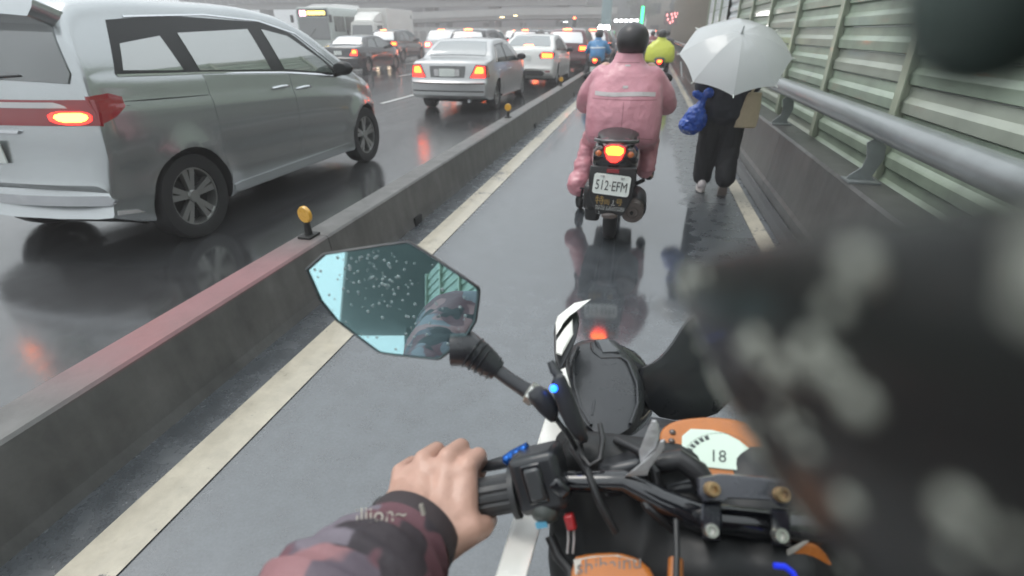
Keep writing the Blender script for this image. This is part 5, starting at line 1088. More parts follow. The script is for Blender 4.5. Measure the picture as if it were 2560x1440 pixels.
part('side_wing', dome(MB(), rnd_poly([(1592, 925), (1640, 902), (1674, 864), (1698, 826), (1722, 790), (1770, 765), (1840, 800), (1860, 890), (1840, 990), (1780, 1046), (1660, 1052), (1612, 1012)], 1), lambda x, y: 0.80 + (x - 1600) * 0.0001, 0.03, 0.008, 0.92, 0.6), satin, smooth=35)
kw = lambda x, y: 0.80 - (y - 760) * 0.0005
for poly in ([(1388, 808), (1394, 790), (1436, 757), (1479, 747), (1458, 766), (1425, 790), (1400, 818), (1390, 838)], [(1390, 852), (1410, 822), (1432, 797), (1434, 836), (1416, 868), (1404, 890), (1390, 884)], [(1396, 926), (1414, 918), (1420, 940), (1428, 972)]):
    part('white_trim', dome(MB(), poly, kw, 0.02, 0.006, 0.9, 0.6), whitebike, smooth=30)
part('trim_backing', dome(MB(), rnd_poly([(1384, 812), (1400, 800), (1440, 770), (1450, 800), (1440, 850), (1416, 900), (1400, 930), (1386, 900)], 1), lambda x, y: kw(x, y) + 0.025, 0.02, 0.005), satin)
part('side_shroud', dome(MB(), [(1366, 1035), (1388, 1050), (1412, 1085), (1380, 1200), (1350, 1325), (1314, 1450), (1236, 1450), (1286, 1288), (1340, 1118)], lambda x, y: 0.86 - (y - 1035) * 0.0009, 0.018, 0.006, 0.93, 0.7), whitebike, smooth=30)
# handlebar, grip, switches, lever
bar = T([(950, 1292, 0.592), (1215, 1243, 0.578), (1420, 1204, 0.558), (1560, 1204, 0.542), (1650, 1252, 0.528), (1740, 1290, 0.518), (1990, 1318, 0.508), (2110, 1330, 0.505), (2330, 1306, 0.50), (2700, 1330, 0.47)])
part('handlebar', MB().tube(bar, [0.011, 0.011, 0.011, 0.012, 0.0135, 0.0145, 0.0145, 0.0135, 0.012, 0.011], 16), gloss)
g0, g1 = px(945, 1292, 0.592), px(1288, 1229, 0.573); gd = (g1 - g0).normalized(); ga = gd.orthogonal().normalized(); gb = gd.cross(ga)
def gring(p, s=1.0): return [p + (ga * math.cos(2 * math.pi * j / 48) + gb * math.sin(2 * math.pi * j / 48)) * ((0.0212 if j % 4 < 3 else 0.0190) * s) for j in range(48)]
part('grip', MB().loft([gring(g0, 0.9), gring(g0 + gd * 0.004), gring(g1 - gd * 0.006), gring(g1, 0.97)]), gripm, smooth=30)
part('grip_flange', MB().lathe(g1, gd, [(0.018, -0.004), (0.0285, -0.003), (0.0285, 0.003), (0.018, 0.004)], 28), gripm)
s0, s1 = px(1300, 1222, 0.568), px(1420, 1198, 0.555); sx_ = (s1 - s0); sxn = sx_.normalized(); syn = (uv - sxn * uv.dot(sxn)).normalized(); szn = sxn.cross(syn)
Ms = Matrix((sxn, syn, szn)).transposed(); sc0 = (s0 + s1) / 2 + syn * 0.008
sw = part('switch_housing', MB().box(sc0, (0.054, 0.062, 0.052), Ms), satin, bevel=0.008, segs=3)
part('rocker_switch', MB().box(sc0 - dv * 0.028 + syn * 0.004 - sxn * 0.008, (0.017, 0.034, 0.008), Ms), P('switch_grey', (0.06, 0.064, 0.068), 0.35, coat=0.3), sw, bevel=0.003)
part('switch_surround', MB().box(sc0 - dv * 0.0255 + syn * 0.004 - sxn * 0.008, (0.023, 0.042, 0.006), Ms), gloss, sw, bevel=0.002)
part('indicator_switch', MB().box(sc0 - dv * 0.028 + syn * -0.004 + sxn * 0.017, (0.014, 0.02, 0.012), Ms @ Matrix.Rotation(R(35), 3, 'Z')), gloss, sw, bevel=0.003)
part('horn_button', MB().ell(px(1362, 1276, 0.545), (0.016, 0.014, 0.013), 16), P('horn_grey', (0.075, 0.085, 0.08), 0.35), sw)
part('choke_lever', MB().box(px(1354, 1312, 0.535), (0.012, 0.006, 0.003), Ms), P('cyan_enamel', (0.12, 0.4, 0.6), 0.3), sw)
part('lever_perch', MB().box(px(1335, 1145, 0.578), (0.045, 0.024, 0.026), Ms), satin, bevel=0.005)
part('clutch_lever', MB().tube(T([(1325, 1134, 0.59), (1282, 1150, 0.60), (1240, 1160, 0.612), (1205, 1168, 0.622), (1150, 1180, 0.635), (1060, 1205, 0.65), (985, 1232, 0.66)]), [0.009, 0.0095, 0.009, 0.0075, 0.0065, 0.006, 0.007], 12, sq=0.6), satin)
mb = MB().tube(T([(1262, 1152, 0.585), (1285, 1140, 0.585), (1322, 1117, 0.583)]), [0.006, 0.0075, 0.006], 12)
for q_ in ((1268, 1149, 0.583), (1292, 1136, 0.58), (1310, 1124, 0.58)): mb.ell(px(*q_), (0.0062, 0.0062, 0.0062), 10)
part('lever_adjuster', mb, bluean)
part('remote_box', dome(MB(), rnd_poly([(1376, 962), (1388, 936), (1410, 933), (1426, 970), (1462, 1062), (1474, 1104), (1446, 1112), (1402, 1046)], 1), lambda x, y: 0.555, 0.028, 0.006, 0.9, 0.7), satin, smooth=40)
part('aerial', MB().tube(T([(1398, 940, 0.56), (1386, 925, 0.562), (1376, 904, 0.565)]), [0.006, 0.0055, 0.004], 10), satin)
part('blue_led', MB().ell(px(1384, 971, 0.546), (0.0042, 0.0042, 0.0042), 12), emit('led_blue', (0.01, 0.12, 1), 5))
# gauge
def fit_text(tx, x0, x1, ymid, hpx, slope, kf):
    a = min(v.co.x for v in tx.vertices); b = max(v.co.x for v in tx.vertices); c = min(v.co.y for v in tx.vertices); d = max(v.co.y for v in tx.vertices)
    for v in tx.vertices:
        x = x0 + (v.co.x - a) / (b - a) * (x1 - x0); y = ymid - (v.co.y - (c + d) / 2) / (d - c) * hpx + (x - (x0 + x1) / 2) * slope
        v.co = px(x, y, kf(x, y))
    return tx
kg = kpl(1790, 1120, 0.60, 0.00002, -0.0004)
ga_ = part('gauge_bezel', dome(MB(), rnd_poly([(1646, 1092), (1662, 1064), (1700, 1049), (1770, 1042), (1850, 1050), (1915, 1085), (1945, 1150), (1920, 1200), (1720, 1188), (1662, 1150)], 2), kg, 0.03, 0.004, 0.97, 0.9), orange, smooth=30)
lcdm = P('lcd_screen', (0.42, 0.50, 0.43), 0.12, emis=(0.80, 1, 0.88), es=0.24, coat=0.5)
lcd = part('lcd_screen', dome(MB(), rnd_poly([(1706, 1071), (1800, 1076), (1862, 1108), (1900, 1160), (1898, 1180), (1780, 1170), (1703, 1158)], 1), lambda x, y: kg(x, y) - 0.006, 0.006, 0.0008, 0.97, 0.9), lcdm, ga_, smooth=20)
mb = MB(); cxg, cyg = 1797, 1152
def gp(a, r, dk): x = cxg + 92 * r * math.cos(R(a)); y = cyg - 70 * r * math.sin(R(a)); return px(x, y, kg(x, y) - 0.0075 + dk)
for k in range(7):
    a = 178 - k * 10.5; mb.add([gp(a, 0.96, 0), gp(a - 7, 0.96, 0), gp(a - 7, 0.80, 0), gp(a, 0.80, 0)], [(0, 1, 2, 3)])
for k in range(24):
    a = 180 - k * 7.5; mb.add([gp(a, 1.0, 0), gp(a - 6.3, 1.0, 0), gp(a - 6.3, 0.985, 0), gp(a, 0.985, 0)], [(0, 1, 2, 3)])
part('gauge_ticks', mb, P('lcd_dark', (0.06, 0.075, 0.07), 0.3), lcd, smooth=0)
Mt = Matrix((rv, uv, -dv)).transposed().to_4x4(); tx = text_mesh('18', 1.0)
tx = fit_text(tx, 1782, 1816, 1140, 30, 0.06, lambda x, y: kg(x, y) - 0.0078); part('speed_digits', tx, MATS['lcd_dark'], lcd, smooth=0)
for x, y in ((1681, 1081), (1679, 1103), (1678, 1124), (1657, 1106)): part('warning_lamp', MB().ell(px(x, y, kg(x, y) - 0.004), (0.0042, 0.0042, 0.0035), 14), P_smoke, ga_)
br = part('phone_bracket', dome(MB(), [(1630, 1050), (1640, 1050), (1647, 1062), (1648, 1088), (1640, 1122), (1602, 1162), (1597, 1130), (1620, 1072)], lambda x, y: 0.535, 0.004, 0.002, 0.9, 0.6), rawm, smooth=20)
part('bracket_flange', dome(MB(), [(1600, 1160), (1642, 1124), (1652, 1102), (1662, 1098), (1661, 1122), (1624, 1172), (1618, 1188), (1562, 1191)], lambda x, y: 0.53, 0.004, 0.001, 0.9, 0.6), rawm, br, smooth=20)
# bar clamp with four bolts
part('clamp_plate', dome(MB(), [(1742, 1194), (1798, 1184), (1900, 1190), (1984, 1204), (1992, 1240), (1978, 1268), (1956, 1268), (1938, 1252), (1808, 1246), (1796, 1256), (1756, 1254), (1744, 1238)], kpl(1860, 1220, 0.492, 0, -0.0002), 0.022, 0.005, 0.95, 0.8), clampm, smooth=25)
for poly in ([(1754, 1256), (1804, 1256), (1806, 1300), (1801, 1352), (1757, 1348), (1751, 1300)], [(1926, 1270), (1976, 1273), (1977, 1366), (1929, 1362)]): part('clamp_cap', dome(MB(), poly, lambda x, y: 0.492 - 0.01 * math.sin((y - 1256) / 110 * math.pi), 0.03, 0.004, 0.94, 0.8), clampm, smooth=25)
for (x, y, k, m_) in ((1780, 1223, 0.477, rust), (1953, 1237, 0.475, rust), (1776, 1326, 0.474, boltm), (1949, 1338, 0.472, boltm)):
    part('bolt', MB().lathe(px(x, y, k + 0.006), -dv * 1.0 + uv * 0.35, [(0.0068, -0.004), (0.0068, 0.004), (0.006, 0.0055), (0.0036, 0.0055), (0.0030, 0.001), (0.0, 0.0008)], 20), m_, smooth=30)
# dark works under the bar: fork, cables, tank, body
mass = MB()
for p0, r0, p1, r1 in (((1470, 1150, 0.62), 0.035, (1690, 1190, 0.60), 0.04), ((1440, 1120, 0.66), 0.03, (1470, 1400, 0.62), 0.05), ((1550, 1200, 0.62), 0.05, (1600, 1420, 0.60), 0.07), ((1700, 1230, 0.60), 0.05, (1760, 1420, 0.56), 0.08), ((1880, 1240, 0.60), 0.06, (1900, 1430, 0.56), 0.09), ((1480, 1330, 0.66), 0.05, (1500, 1500, 0.60), 0.06), ((1990, 1250, 0.62), 0.05, (2060, 1440, 0.58), 0.07)): mass.cap(px(*p0), r0, px(*p1), r1, 14)
part('steering_head', remesh(mass, 0.008, 2), P('works_black', (0.014, 0.015, 0.016), 0.5, var=(30, 0.3)), smooth=180)  # own black of the merged fork, tubes and cables
cab = MB()
for path, r in (([(1500, 1062, 0.60), (1507, 1100, 0.565), (1500, 1150, 0.55), (1475, 1166, 0.55), (1455, 1140, 0.56), (1448, 1095, 0.58)], 0.0032), ([(1430, 1120, 0.60), (1470, 1180, 0.545), (1500, 1260, 0.53), (1540, 1330, 0.53)], 0.004), ([(1590, 1225, 0.54), (1620, 1270, 0.52), (1660, 1305, 0.52), (1690, 1330, 0.53)], 0.004), ([(1540, 1100, 0.60), (1600, 1130, 0.56), (1640, 1180, 0.54), (1650, 1240, 0.54)], 0.0045), ([(1380, 1030, 0.60), (1400, 1060, 0.59), (1420, 1085, 0.585), (1440, 1120, 0.59)], 0.003), ([(1640, 1160, 0.56), (1700, 1150, 0.55), (1745, 1180, 0.545), (1765, 1215, 0.54)], 0.012), ([(1605, 1215, 0.55), (1640, 1250, 0.54), (1700, 1280, 0.53)], 0.010), ([(1690, 1300, 0.50), (1692, 1380, 0.48), (1690, 1450, 0.46)], 0.003), ([(1375, 1340, 0.56), (1395, 1390, 0.55), (1425, 1425, 0.54), (1428, 1470, 0.53)], 0.006)):
    cab = MB().tube(T(path), r, 10); part('cable', cab, cablem)
for a in ((1560, 1180), (1720, 1225)):
    part('ignition_block', MB().box(px(a[0], a[1], 0.575), (0.05, 0.035, 0.05), Ms), satin, bevel=0.006)
part('fuse_clip', MB().box(px(1426, 1304, 0.535), (0.010, 0.016, 0.010), Ms), P('red_plastic', (0.4, 0.015, 0.02), 0.35, coat=0.4), bevel=0.002)
for x in (1420, 1434): part('wire', MB().tube(T([(x, 1315, 0.536), (x + 1, 1350, 0.533), (x - 2, 1384, 0.53)]), 0.0012, 6), rawm)
kt = kpl(1530, 1400, 0.50, 0, -0.00035)
orl = part('side_panel', dome(MB(), rnd_poly([(1428, 1394), (1480, 1384), (1545, 1381), (1596, 1396), (1632, 1428), (1690, 1560), (1428, 1560)], 1), kt, 0.02, 0.006, 0.95, 0.8), orange, smooth=30)
part('name_band', dome(MB(), [(1434, 1399), (1480, 1390), (1544, 1387), (1590, 1400), (1606, 1417), (1545, 1424), (1438, 1440)], lambda x, y: kt(x, y) - 0.0045, 0.003, 0.0008, 0.97, 0.9), P('band_white', (0.50, 0.47, 0.42), 0.45, var=(60, 0.1)), orl, smooth=20)
tx = fit_text(text_mesh('shibainu', 1.0), 1442, 1602, 1410, 36, -0.10, lambda x, y: kt(x, y) - 0.0066); part('name', tx, P('name_grey', (0.16, 0.15, 0.14), 0.4), orl, smooth=0)
orr = part('side_panel', dome(MB(), rnd_poly([(1968, 1372), (2010, 1352), (2040, 1358), (2072, 1392), (2110, 1470), (1980, 1470)], 1), lambda x, y: 0.50, 0.02, 0.005, 0.95, 0.8), orange, smooth=30)
part('panel_edge', dome(MB(), [(1966, 1374), (2010, 1352), (2024, 1352), (1990, 1380), (1968, 1392)], lambda x, y: 0.4945, 0.003, 0.001), MATS['band_white'], orr, smooth=20)
part('blue_hose', MB().tube(T([(1936, 1414, 0.455), (1962, 1416, 0.455), (1982, 1432, 0.452), (1996, 1462, 0.45)]), 0.0026, 10), P('blue_rubber', (0.01, 0.03, 0.6), 0.3, emis=(0.02, 0.05, 1), es=0.25))
part('side_strip', MB().tube(T([(1690, 1400, 0.49), (1688, 1470, 0.47)]), 0.007, 8), orange)
V = Vector
part('tank', remesh(MB().ell((BX, 0.04, 0.90), (0.15, 0.26, 0.12), 20).cap((BX, 0.22, 0.93), 0.09, (BX, 0.26, 0.80), 0.09, 16), 0.014, 3), gloss, smooth=180)
part('seat', MB().loft([[(BX + hw * math.cos(a), y, z + 0.05 * math.sin(a)) for a in [2 * math.pi * k / 16 for k in range(16)]] for y, z, hw in ((-0.18, 0.80, 0.10), (-0.35, 0.80, 0.15), (-0.6, 0.84, 0.14), (-0.85, 0.88, 0.09))]), P_seat, smooth=60)
for y in (1.02, -0.40):
    w_ = part('wheel', MB().lathe((BX + (0.0 if y < 0 else -0.03), y, 0.295), (1, 0, 0), [(0.215, -0.05), (0.26, -0.06), (0.29, -0.04), (0.295, 0), (0.29, 0.04), (0.26, 0.06), (0.215, 0.05), (0.21, 0)], 36), rubber, smooth=60)
    part('rim', MB().lathe((BX + (0.0 if y < 0 else -0.03), y, 0.295), (1, 0, 0), [(0.0, -0.02), (0.2, -0.03), (0.215, -0.045), (0.215, 0.045), (0.2, 0.03), (0.0, 0.02)], 30), satin, w_)
for sx in (-0.095, 0.095): part('fork_leg', MB().tube([(BX + sx, 0.50, 0.96), (BX + sx * 0.9 - 0.02, 0.80, 0.62), (BX + sx * 0.9 - 0.03, 1.02, 0.295)], [0.022, 0.022, 0.028], 14), satin)
part('front_fender', MB().loft([[(BX - 0.03 + x, 1.02 + 0.32 * math.cos(R(a)), 0.295 + 0.32 * math.sin(R(a))) for x in (-0.07, -0.04, 0.04, 0.07)] + [(BX - 0.03 + x, 1.02 + 0.335 * math.cos(R(a)), 0.295 + 0.335 * math.sin(R(a))) for x in (0.075, 0.04, -0.04, -0.075)] for a in range(30, 151, 15)]), satin, smooth=50)
part('engine', remesh(MB().box((BX, 0.28, 0.45), (0.3, 0.36, 0.3)).cap((BX, 0.45, 0.55), 0.12, (BX, 0.30, 0.72), 0.1, 14).cap((BX, -0.1, 0.5), 0.1, (BX, -0.4, 0.3), 0.05, 12).cap((BX, -0.1, 0.7), 0.08, (BX, -0.7, 0.8), 0.07, 12), 0.018, 2), satin, smooth=180)
q = MB().tube(T([(2330, 1306, 0.50), (2420, 1180, 0.52), (2560, 1060, 0.55)]), 0.009, 10); part('mirror_stem', q, satin)

# ------------------------------------------------------------------ the rider: body, sleeve, helmet
rd = thing('person', 'rider whose left hand in a camouflage sleeve holds the grip, wet black helmet at right', 'person', (BX, -0.3, 0))
def rp(name, mb, mat, parent=None, **kw): return obj(name, mb, mat, parent or rd, world=True, **kw)
kn = [px(1168, 1168, 0.575), px(1120, 1146, 0.583), px(1058, 1152, 0.590), px(1000, 1180, 0.596)]      # knuckles from index to little finger
wr0, wr1 = px(1108, 1352, 0.525), px(1000, 1262, 0.548)                                         # thumb side and outer side of the wrist
hb = MB(); palm = [(px(1150, 1290, 0.548)), (px(1108, 1262, 0.556)), (px(1060, 1246, 0.563)), (px(1012, 1240, 0.570))]
fw_ = Vector((0.06, 1, 0)); dn = Vector((0, 0.1, -1))
for i in range(4):
    s_ = (1.0, 1.05, 1.0, 0.82)[i]; wv = wr0.lerp(wr1, (0.12, 0.38, 0.64, 0.9)[i])
    hb.cap(wv, 0.021, palm[i], 0.0205, 12).cap(palm[i], 0.0205, kn[i] - uv * 0.004, 0.0125 * s_, 12)
    a = kn[i] + (fw_ * 0.034 + dn * 0.016) * s_; b = a + (fw_ * 0.002 + dn * 0.027) * s_; c = b + (-fw_ * 0.02 + dn * 0.008) * s_
    hb.cap(kn[i], 0.0125 * s_, a, 0.0105 * s_, 12).cap(a, 0.0105 * s_, b, 0.0095 * s_, 12).cap(b, 0.0092 * s_, c, 0.0078 * s_, 12)
for i in range(3): hb.cap(palm[i], 0.0195, palm[i + 1], 0.019, 12).cap(palm[i].lerp(kn[i], 0.75), 0.0125, palm[i + 1].lerp(kn[i + 1], 0.75), 0.0122, 12)
th0, th1, th2, th3 = px(1120, 1345, 0.528), px(1172, 1326, 0.535), px(1206, 1318, 0.552), px(1222, 1300, 0.58)
hb.cap(th0, 0.022, th1, 0.0165, 12).cap(th1, 0.0165, th2, 0.0125, 12).cap(th2, 0.0122, th3, 0.0105, 12)
hb.cap(palm[0], 0.02, th1, 0.016, 12).cap(th0, 0.022, palm[1], 0.02, 12)
elb = px(700, 1760, 0.36); wrc = (wr0 + wr1) / 2
hb.cap(wr0, 0.021, wr0.lerp(elb, 0.25), 0.026, 12).cap(wr1, 0.020, wr1.lerp(elb, 0.25), 0.026, 12).cap(wrc, 0.024, wrc.lerp(elb, 0.3), 0.034, 14).cap(wrc.lerp(elb, 0.25), 0.032, elb, 0.042, 14)
SH = [V((BX - 0.19, -0.12, 1.30)), V((BX + 0.19, -0.12, 1.30))]
hb.cap(elb, 0.045, SH[0], 0.055, 14).cap((BX, -0.34, 0.90), 0.14, (BX, -0.16, 1.22), 0.14, 16).cap((BX, -0.14, 1.25), 0.10, (BX, -0.06, 1.40), 0.06, 14).cap(SH[0], 0.06, SH[1], 0.06, 14)
rw = px(2480, 1330, 0.46); re = V((BX + 0.38, 0.05, 1.04)); hb.cap(SH[1], 0.055, re, 0.045, 14).cap(re, 0.042, rw, 0.03, 14)
for sx in (-1, 1): hb.cap((BX + sx * 0.1, -0.34, 0.88), 0.09, (BX + sx * 0.2, 0.1, 0.72), 0.065, 14).cap((BX + sx * 0.2, 0.1, 0.72), 0.06, (BX + sx * 0.19, -0.05, 0.36), 0.045, 14).cap((BX + sx * 0.19, -0.05, 0.34), 0.04, (BX + sx * 0.19, 0.12, 0.30), 0.035, 12)
for o in (-0.03, -0.01, 0.01, 0.03): hb.cap(rw + rv * o, 0.016, rw + rv * o + V((0, 0.06, 0)), 0.011, 10).cap(rw + rv * o + V((0, 0.06, 0)), 0.011, rw + rv * o + V((0, 0.06, -0.04)), 0.009, 10)
hb.cap(rw - rv * 0.03, 0.014, rw - rv * 0.05 + V((0, 0.05, -0.01)), 0.011, 10)
HC = EYE + rv * 0.1505 + dv * 0.055 + uv * 0.039
hb.ell(HC - dv * 0.01 + rv * 0.012, (0.066, 0.086, 0.10), 18).cap(HC - uv * 0.09 - dv * 0.03, 0.06, (BX, -0.06, 1.40), 0.065, 14).cap(HC + dv * 0.076 - uv * 0.01 + rv * 0.012, 0.011, HC + dv * 0.066 + uv * 0.03 + rv * 0.012, 0.009, 10)
me = remesh(hb, 0.0032, 3, 0.5); rp('body', me, skin, smooth=180)
camo = bpy.data.materials.new('camouflage_cloth'); camo.use_nodes = True; n_ = camo.node_tree.nodes; l_ = camo.node_tree.links; b0 = n_['Principled BSDF']
tcc = n_.new('ShaderNodeTexCoord'); last = None
for i, (sc, th, col) in enumerate(((9, 0.5, (0.115, 0.09, 0.115)), (11, 0.535, (0.29, 0.145, 0.155)), (14, 0.55, (0.045, 0.035, 0.042)), (13, 0.57, (0.18, 0.155, 0.185)))):
    mp = n_.new('ShaderNodeMapping'); mp.inputs['Location'].default_value = (i * 3.7, i * 1.3, 0); l_.new(tcc.outputs['Object'], mp.inputs[0])
    t_ = n_.new('ShaderNodeTexNoise'); t_.inputs['Scale'].default_value = sc; t_.inputs['Detail'].default_value = 2; l_.new(mp.outputs[0], t_.inputs['Vector'])
    r_ = n_.new('ShaderNodeMapRange'); r_.inputs[1].default_value = th - 0.012; r_.inputs[2].default_value = th + 0.012; l_.new(t_.outputs['Fac'], r_.inputs[0])
    x_ = n_.new('ShaderNodeMixRGB'); x_.inputs[2].default_value = (*col, 1)
    if last is None: x_.inputs[1].default_value = (0.145, 0.065, 0.08, 1)
    else: l_.new(last, x_.inputs[1])
    l_.new(r_.outputs[0], x_.inputs[0]); last = x_.outputs[0]
l_.new(last, b0.inputs['Base Color']); b0.inputs['Roughness'].default_value = 0.62
t_ = n_.new('ShaderNodeTexNoise'); t_.inputs['Scale'].default_value = 38; t_.inputs['Detail'].default_value = 4; l_.new(tcc.outputs['Object'], t_.inputs['Vector'])
bp = n_.new('ShaderNodeBump'); bp.inputs['Strength'].default_value = 0.4; bp.inputs['Distance'].default_value = 0.006; l_.new(t_.outputs['Fac'], bp.inputs['Height']); l_.new(bp.outputs[0], b0.inputs['Normal'])
# sleeve: rings along the forearm, then on to the jacket
axs = (elb - wrc).normalized(); e1 = (wr0 - wr1); e1 = (e1 - axs * e1.dot(axs)).normalized(); e2 = axs.cross(e1)
def sring(p, ra, rb, n=40, ph=0.0, amp=0.0): return [p + e1 * ((ra + amp * noise.noise(Vector((math.cos(2 * math.pi * j / n) * 1.5 + ph, math.sin(2 * math.pi * j / n) * 1.5, ph * 2.0)))) * math.cos(2 * math.pi * j / n)) + e2 * ((rb + amp * noise.noise(Vector((5 + math.cos(2 * math.pi * j / n) * 1.5 + ph, math.sin(2 * math.pi * j / n) * 1.5, ph)))) * math.sin(2 * math.pi * j / n)) for j in range(n)]
FL = (elb - wrc).length; cuff0 = wrc + axs * 0.006
rings = [sring(cuff0 + axs * 0.03, 0.042, 0.034), sring(cuff0 + axs * 0.004, 0.0445, 0.0365), sring(cuff0, 0.0465, 0.0385), sring(cuff0 + axs * 0.003, 0.0485, 0.041), sring(cuff0 + axs * 0.026, 0.050, 0.043)]
rp('cuff', MB().loft(rings, caps=False), P('cuff_maroon', (0.055, 0.042, 0.046), 0.6, bump=(60, 0.3, 0.004)), smooth=60)
rings = []
for i in range(22):
    t_ = i / 21; f2 = 0.026 + (FL - 0.026) * t_; r_ = 0.047 + 0.028 * min(1, t_ * 2.2); rings.append(sring(cuff0 + axs * f2, r_ + 0.003 * math.sin(i * 1.9), r_ * 0.92 + 0.003 * math.sin(i * 2.3 + 1), 40, i * 0.33, 0.010 * min(1, t_ * 6)))
slv = MB().loft(rings, caps=False); sl_me = mesh_of(slv, 'sleeve', [], 180); sl_bvh = BVHTree.FromPolygons([v.co.copy() for v in sl_me.vertices], [tuple(p.vertices) for p in sl_me.polygons]); sl_me.materials.clear()
so_ = rp('sleeve', sl_me, camo, smooth=180)
# pale gothic lettering printed on the sleeve
tx = text_mesh('illion~', 0.022)
for v in tx.vertices:
    x = 952 + (v.co.x) * 2350; y = 1288 - v.co.y * 2500 - (x - 952) * 0.06
    q = (px(x, y, 1) - EYE).normalized(); h = sl_bvh.ray_cast(EYE, q); v.co = (h[0] - q * 0.0012) if h[0] else px(x, y, 0.49)
rp('lettering', tx, P('print_cream', (0.42, 0.39, 0.34), 0.6), so_, smooth=0)
mb = MB().box(px(1056, 1274, 0.476), (0.003, 0.010, 0.003), Ms); rp('cuff_tag', mb, MATS['print_cream'], so_, smooth=0)
jk = MB(); jk.cap(elb, 0.062, SH[0], 0.085, 16).cap((BX, -0.34, 0.86), 0.18, (BX, -0.18, 1.18), 0.18, 18).cap(SH[0], 0.095, SH[1], 0.095, 16).cap(SH[1], 0.085, re, 0.068, 16).cap(re, 0.066, rw.lerp(re, 0.12), 0.045, 14).cap((BX, -0.12, 1.28), 0.11, (BX, -0.07, 1.36), 0.08, 14)
me = remesh(jk, 0.012, 3); wrinkle(me, 0.012, 7, (1, 1, 1), 3, True); rp('jacket', me, camo, smooth=180)
tr_ = MB()
for sx in (-1, 1): tr_.cap((BX + sx * 0.08, -0.34, 0.88), 0.12, (BX + sx * 0.2, 0.1, 0.72), 0.085, 14).cap((BX + sx * 0.2, 0.1, 0.72), 0.085, (BX + sx * 0.19, -0.04, 0.38), 0.065, 14)
rp('trousers', remesh(tr_, 0.014, 3), blk, smooth=180)
for sx in (-1, 1): rp('shoe', MB().ell((BX + sx * 0.19, 0.04, 0.30), (0.05, 0.14, 0.05), 16), P_guard, smooth=60)
# helmet in the frame of the tilted head
def hp(az, el, s=1.0): 
    ca, sa, ce, se = math.cos(R(az)), math.sin(R(az)), math.cos(R(el)), math.sin(R(el))
    chin = 0.022 * max(0, ca) ** 1.5 * max(0, 1 - abs(el + 28) / 32)
    return HC + rv * (sa * ce * 0.127 * s) + dv * (ca * ce * (0.166 + chin) * s) + uv * (se * 0.135 * s)
shell = MB(); AZ = list(range(-180, 181, 6)); EL = list(range(-80, 91, 5))
vidx = {}
for el in EL:
    for az in AZ: vidx[(az, el)] = len(shell.v); shell.v.append(tuple(hp(az, el)))
for e0, e1_ in zip(EL[:-1], EL[1:]):
    for z0, z1 in zip(AZ[:-1], AZ[1:]):
        if abs((z0 + z1) / 2) < 101 and -14 < (e0 + e1_) / 2 < 38: continue
        shell.f.append((vidx[(z0, e0)], vidx[(z1, e0)], vidx[(z1, e1_)], vidx[(z0, e1_)])); shell.m.append(0)
hel = rp('helmet', shell, P('wet_black_helmet', (0.006, 0.008, 0.007), 0.45, coat=0.12, var=(20, 0.2)), smooth=60)
so2 = hel.modifiers.new('solid', 'SOLIDIFY'); so2.thickness = 0.016; so2.offset = -1
rp('added_head_cover', MB().ell(HC - dv * 0.012 - uv * 0.005 + rv * 0.012, (0.073, 0.092, 0.112), 24), P('haze_grey_cover', (0.12, 0.145, 0.13), 0.85), smooth=180)  # added cover that darkens the bare head; its colour imitates grey haze
vz = bpy.data.materials.new('wet_visor'); vz.use_nodes = True; n_ = vz.node_tree.nodes; l_ = vz.node_tree.links; b0 = n_['Principled BSDF']
b0.inputs['Base Color'].default_value = (0.20, 0.24, 0.215, 1); b0.inputs['Roughness'].default_value = 0.35
tp = n_.new('ShaderNodeBsdfTransparent'); tp.inputs['Color'].default_value = (0.80, 0.86, 0.83, 1); tl_ = n_.new('ShaderNodeBsdfTranslucent'); tl_.inputs['Color'].default_value = (0.35, 0.41, 0.38, 1)
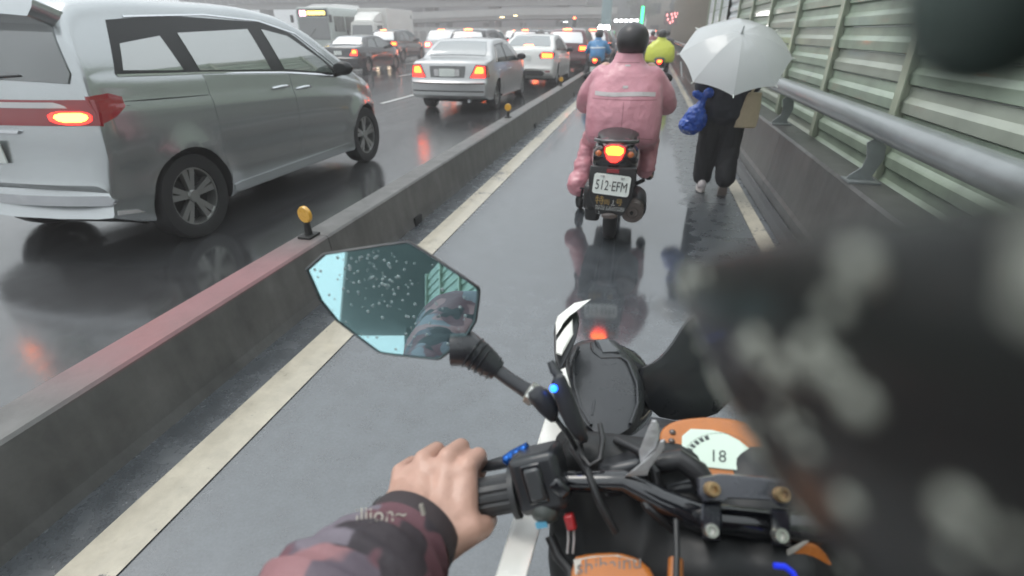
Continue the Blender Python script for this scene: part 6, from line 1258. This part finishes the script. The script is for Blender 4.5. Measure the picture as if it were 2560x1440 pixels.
a1 = n_.new('ShaderNodeAddShader'); ms1 = n_.new('ShaderNodeMixShader'); ms1.inputs[0].default_value = 0.5; l_.new(b0.outputs[0], ms1.inputs[1]); l_.new(tl_.outputs[0], ms1.inputs[2])
ms2 = n_.new('ShaderNodeMixShader'); ms2.inputs[0].default_value = 0.6; l_.new(ms1.outputs[0], ms2.inputs[1]); l_.new(tp.outputs[0], ms2.inputs[2]); l_.new(ms2.outputs[0], n_['Material Output'].inputs['Surface'])
rp('visor', MB().grid([[hp(az, el, 1.012) for az in range(-100, 101, 5)] for el in range(40, 77, 4)]), vz, hel, smooth=180)
rp('visor_pivot', MB().ell(px(2530, -75, 0.046), (0.0085, 0.007, 0.0105), 18).cap(px(2520, -20, 0.046), 0.006, hp(-100, 44, 1.0), 0.012, 14), P('pivot_grey', (0.07, 0.095, 0.085), 0.4), hel)
drops = MB(); rnd = random.Random(5); hdm = P('sky_pale_drop', (0.40, 0.42, 0.36), 0.1, ior=1.4, coat=1)  # pale opaque base colour imitates sky light refracted in the drops
for _ in range(330):
    az, el = rnd.uniform(-125, -20), rnd.uniform(-52, -15); p = hp(az, el, 1.0 if el < -16 else 1.013); nrm = (p - HC).normalized(); a1_ = nrm.orthogonal().normalized(); r = rnd.choice((0.0007, 0.0010, 0.0013, 0.0018))
    drops.ell(p, (r, r, r * 0.55), 10, Matrix((a1_, nrm.cross(a1_), nrm)).transposed())
rp('water_drops', drops, hdm, hel, smooth=180, kind='stuff')

# ------------------------------------------------------------------ rain haze
hz = bpy.data.materials.new('rain_haze'); hz.use_nodes = True; n_ = hz.node_tree.nodes; l_ = hz.node_tree.links; n_.remove(n_['Principled BSDF'])
pv = n_.new('ShaderNodeVolumePrincipled'); pv.inputs['Color'].default_value = (0.90, 0.88, 0.88, 1); pv.inputs['Density'].default_value = 0.009; pv.inputs['Anisotropy'].default_value = 0.25
l_.new(pv.outputs[0], n_['Material Output'].inputs['Volume'])
obj('haze', MB().box((-16.5, 64, 13.2), (162, 277, 29)), hz, None, smooth=0, kind='stuff')
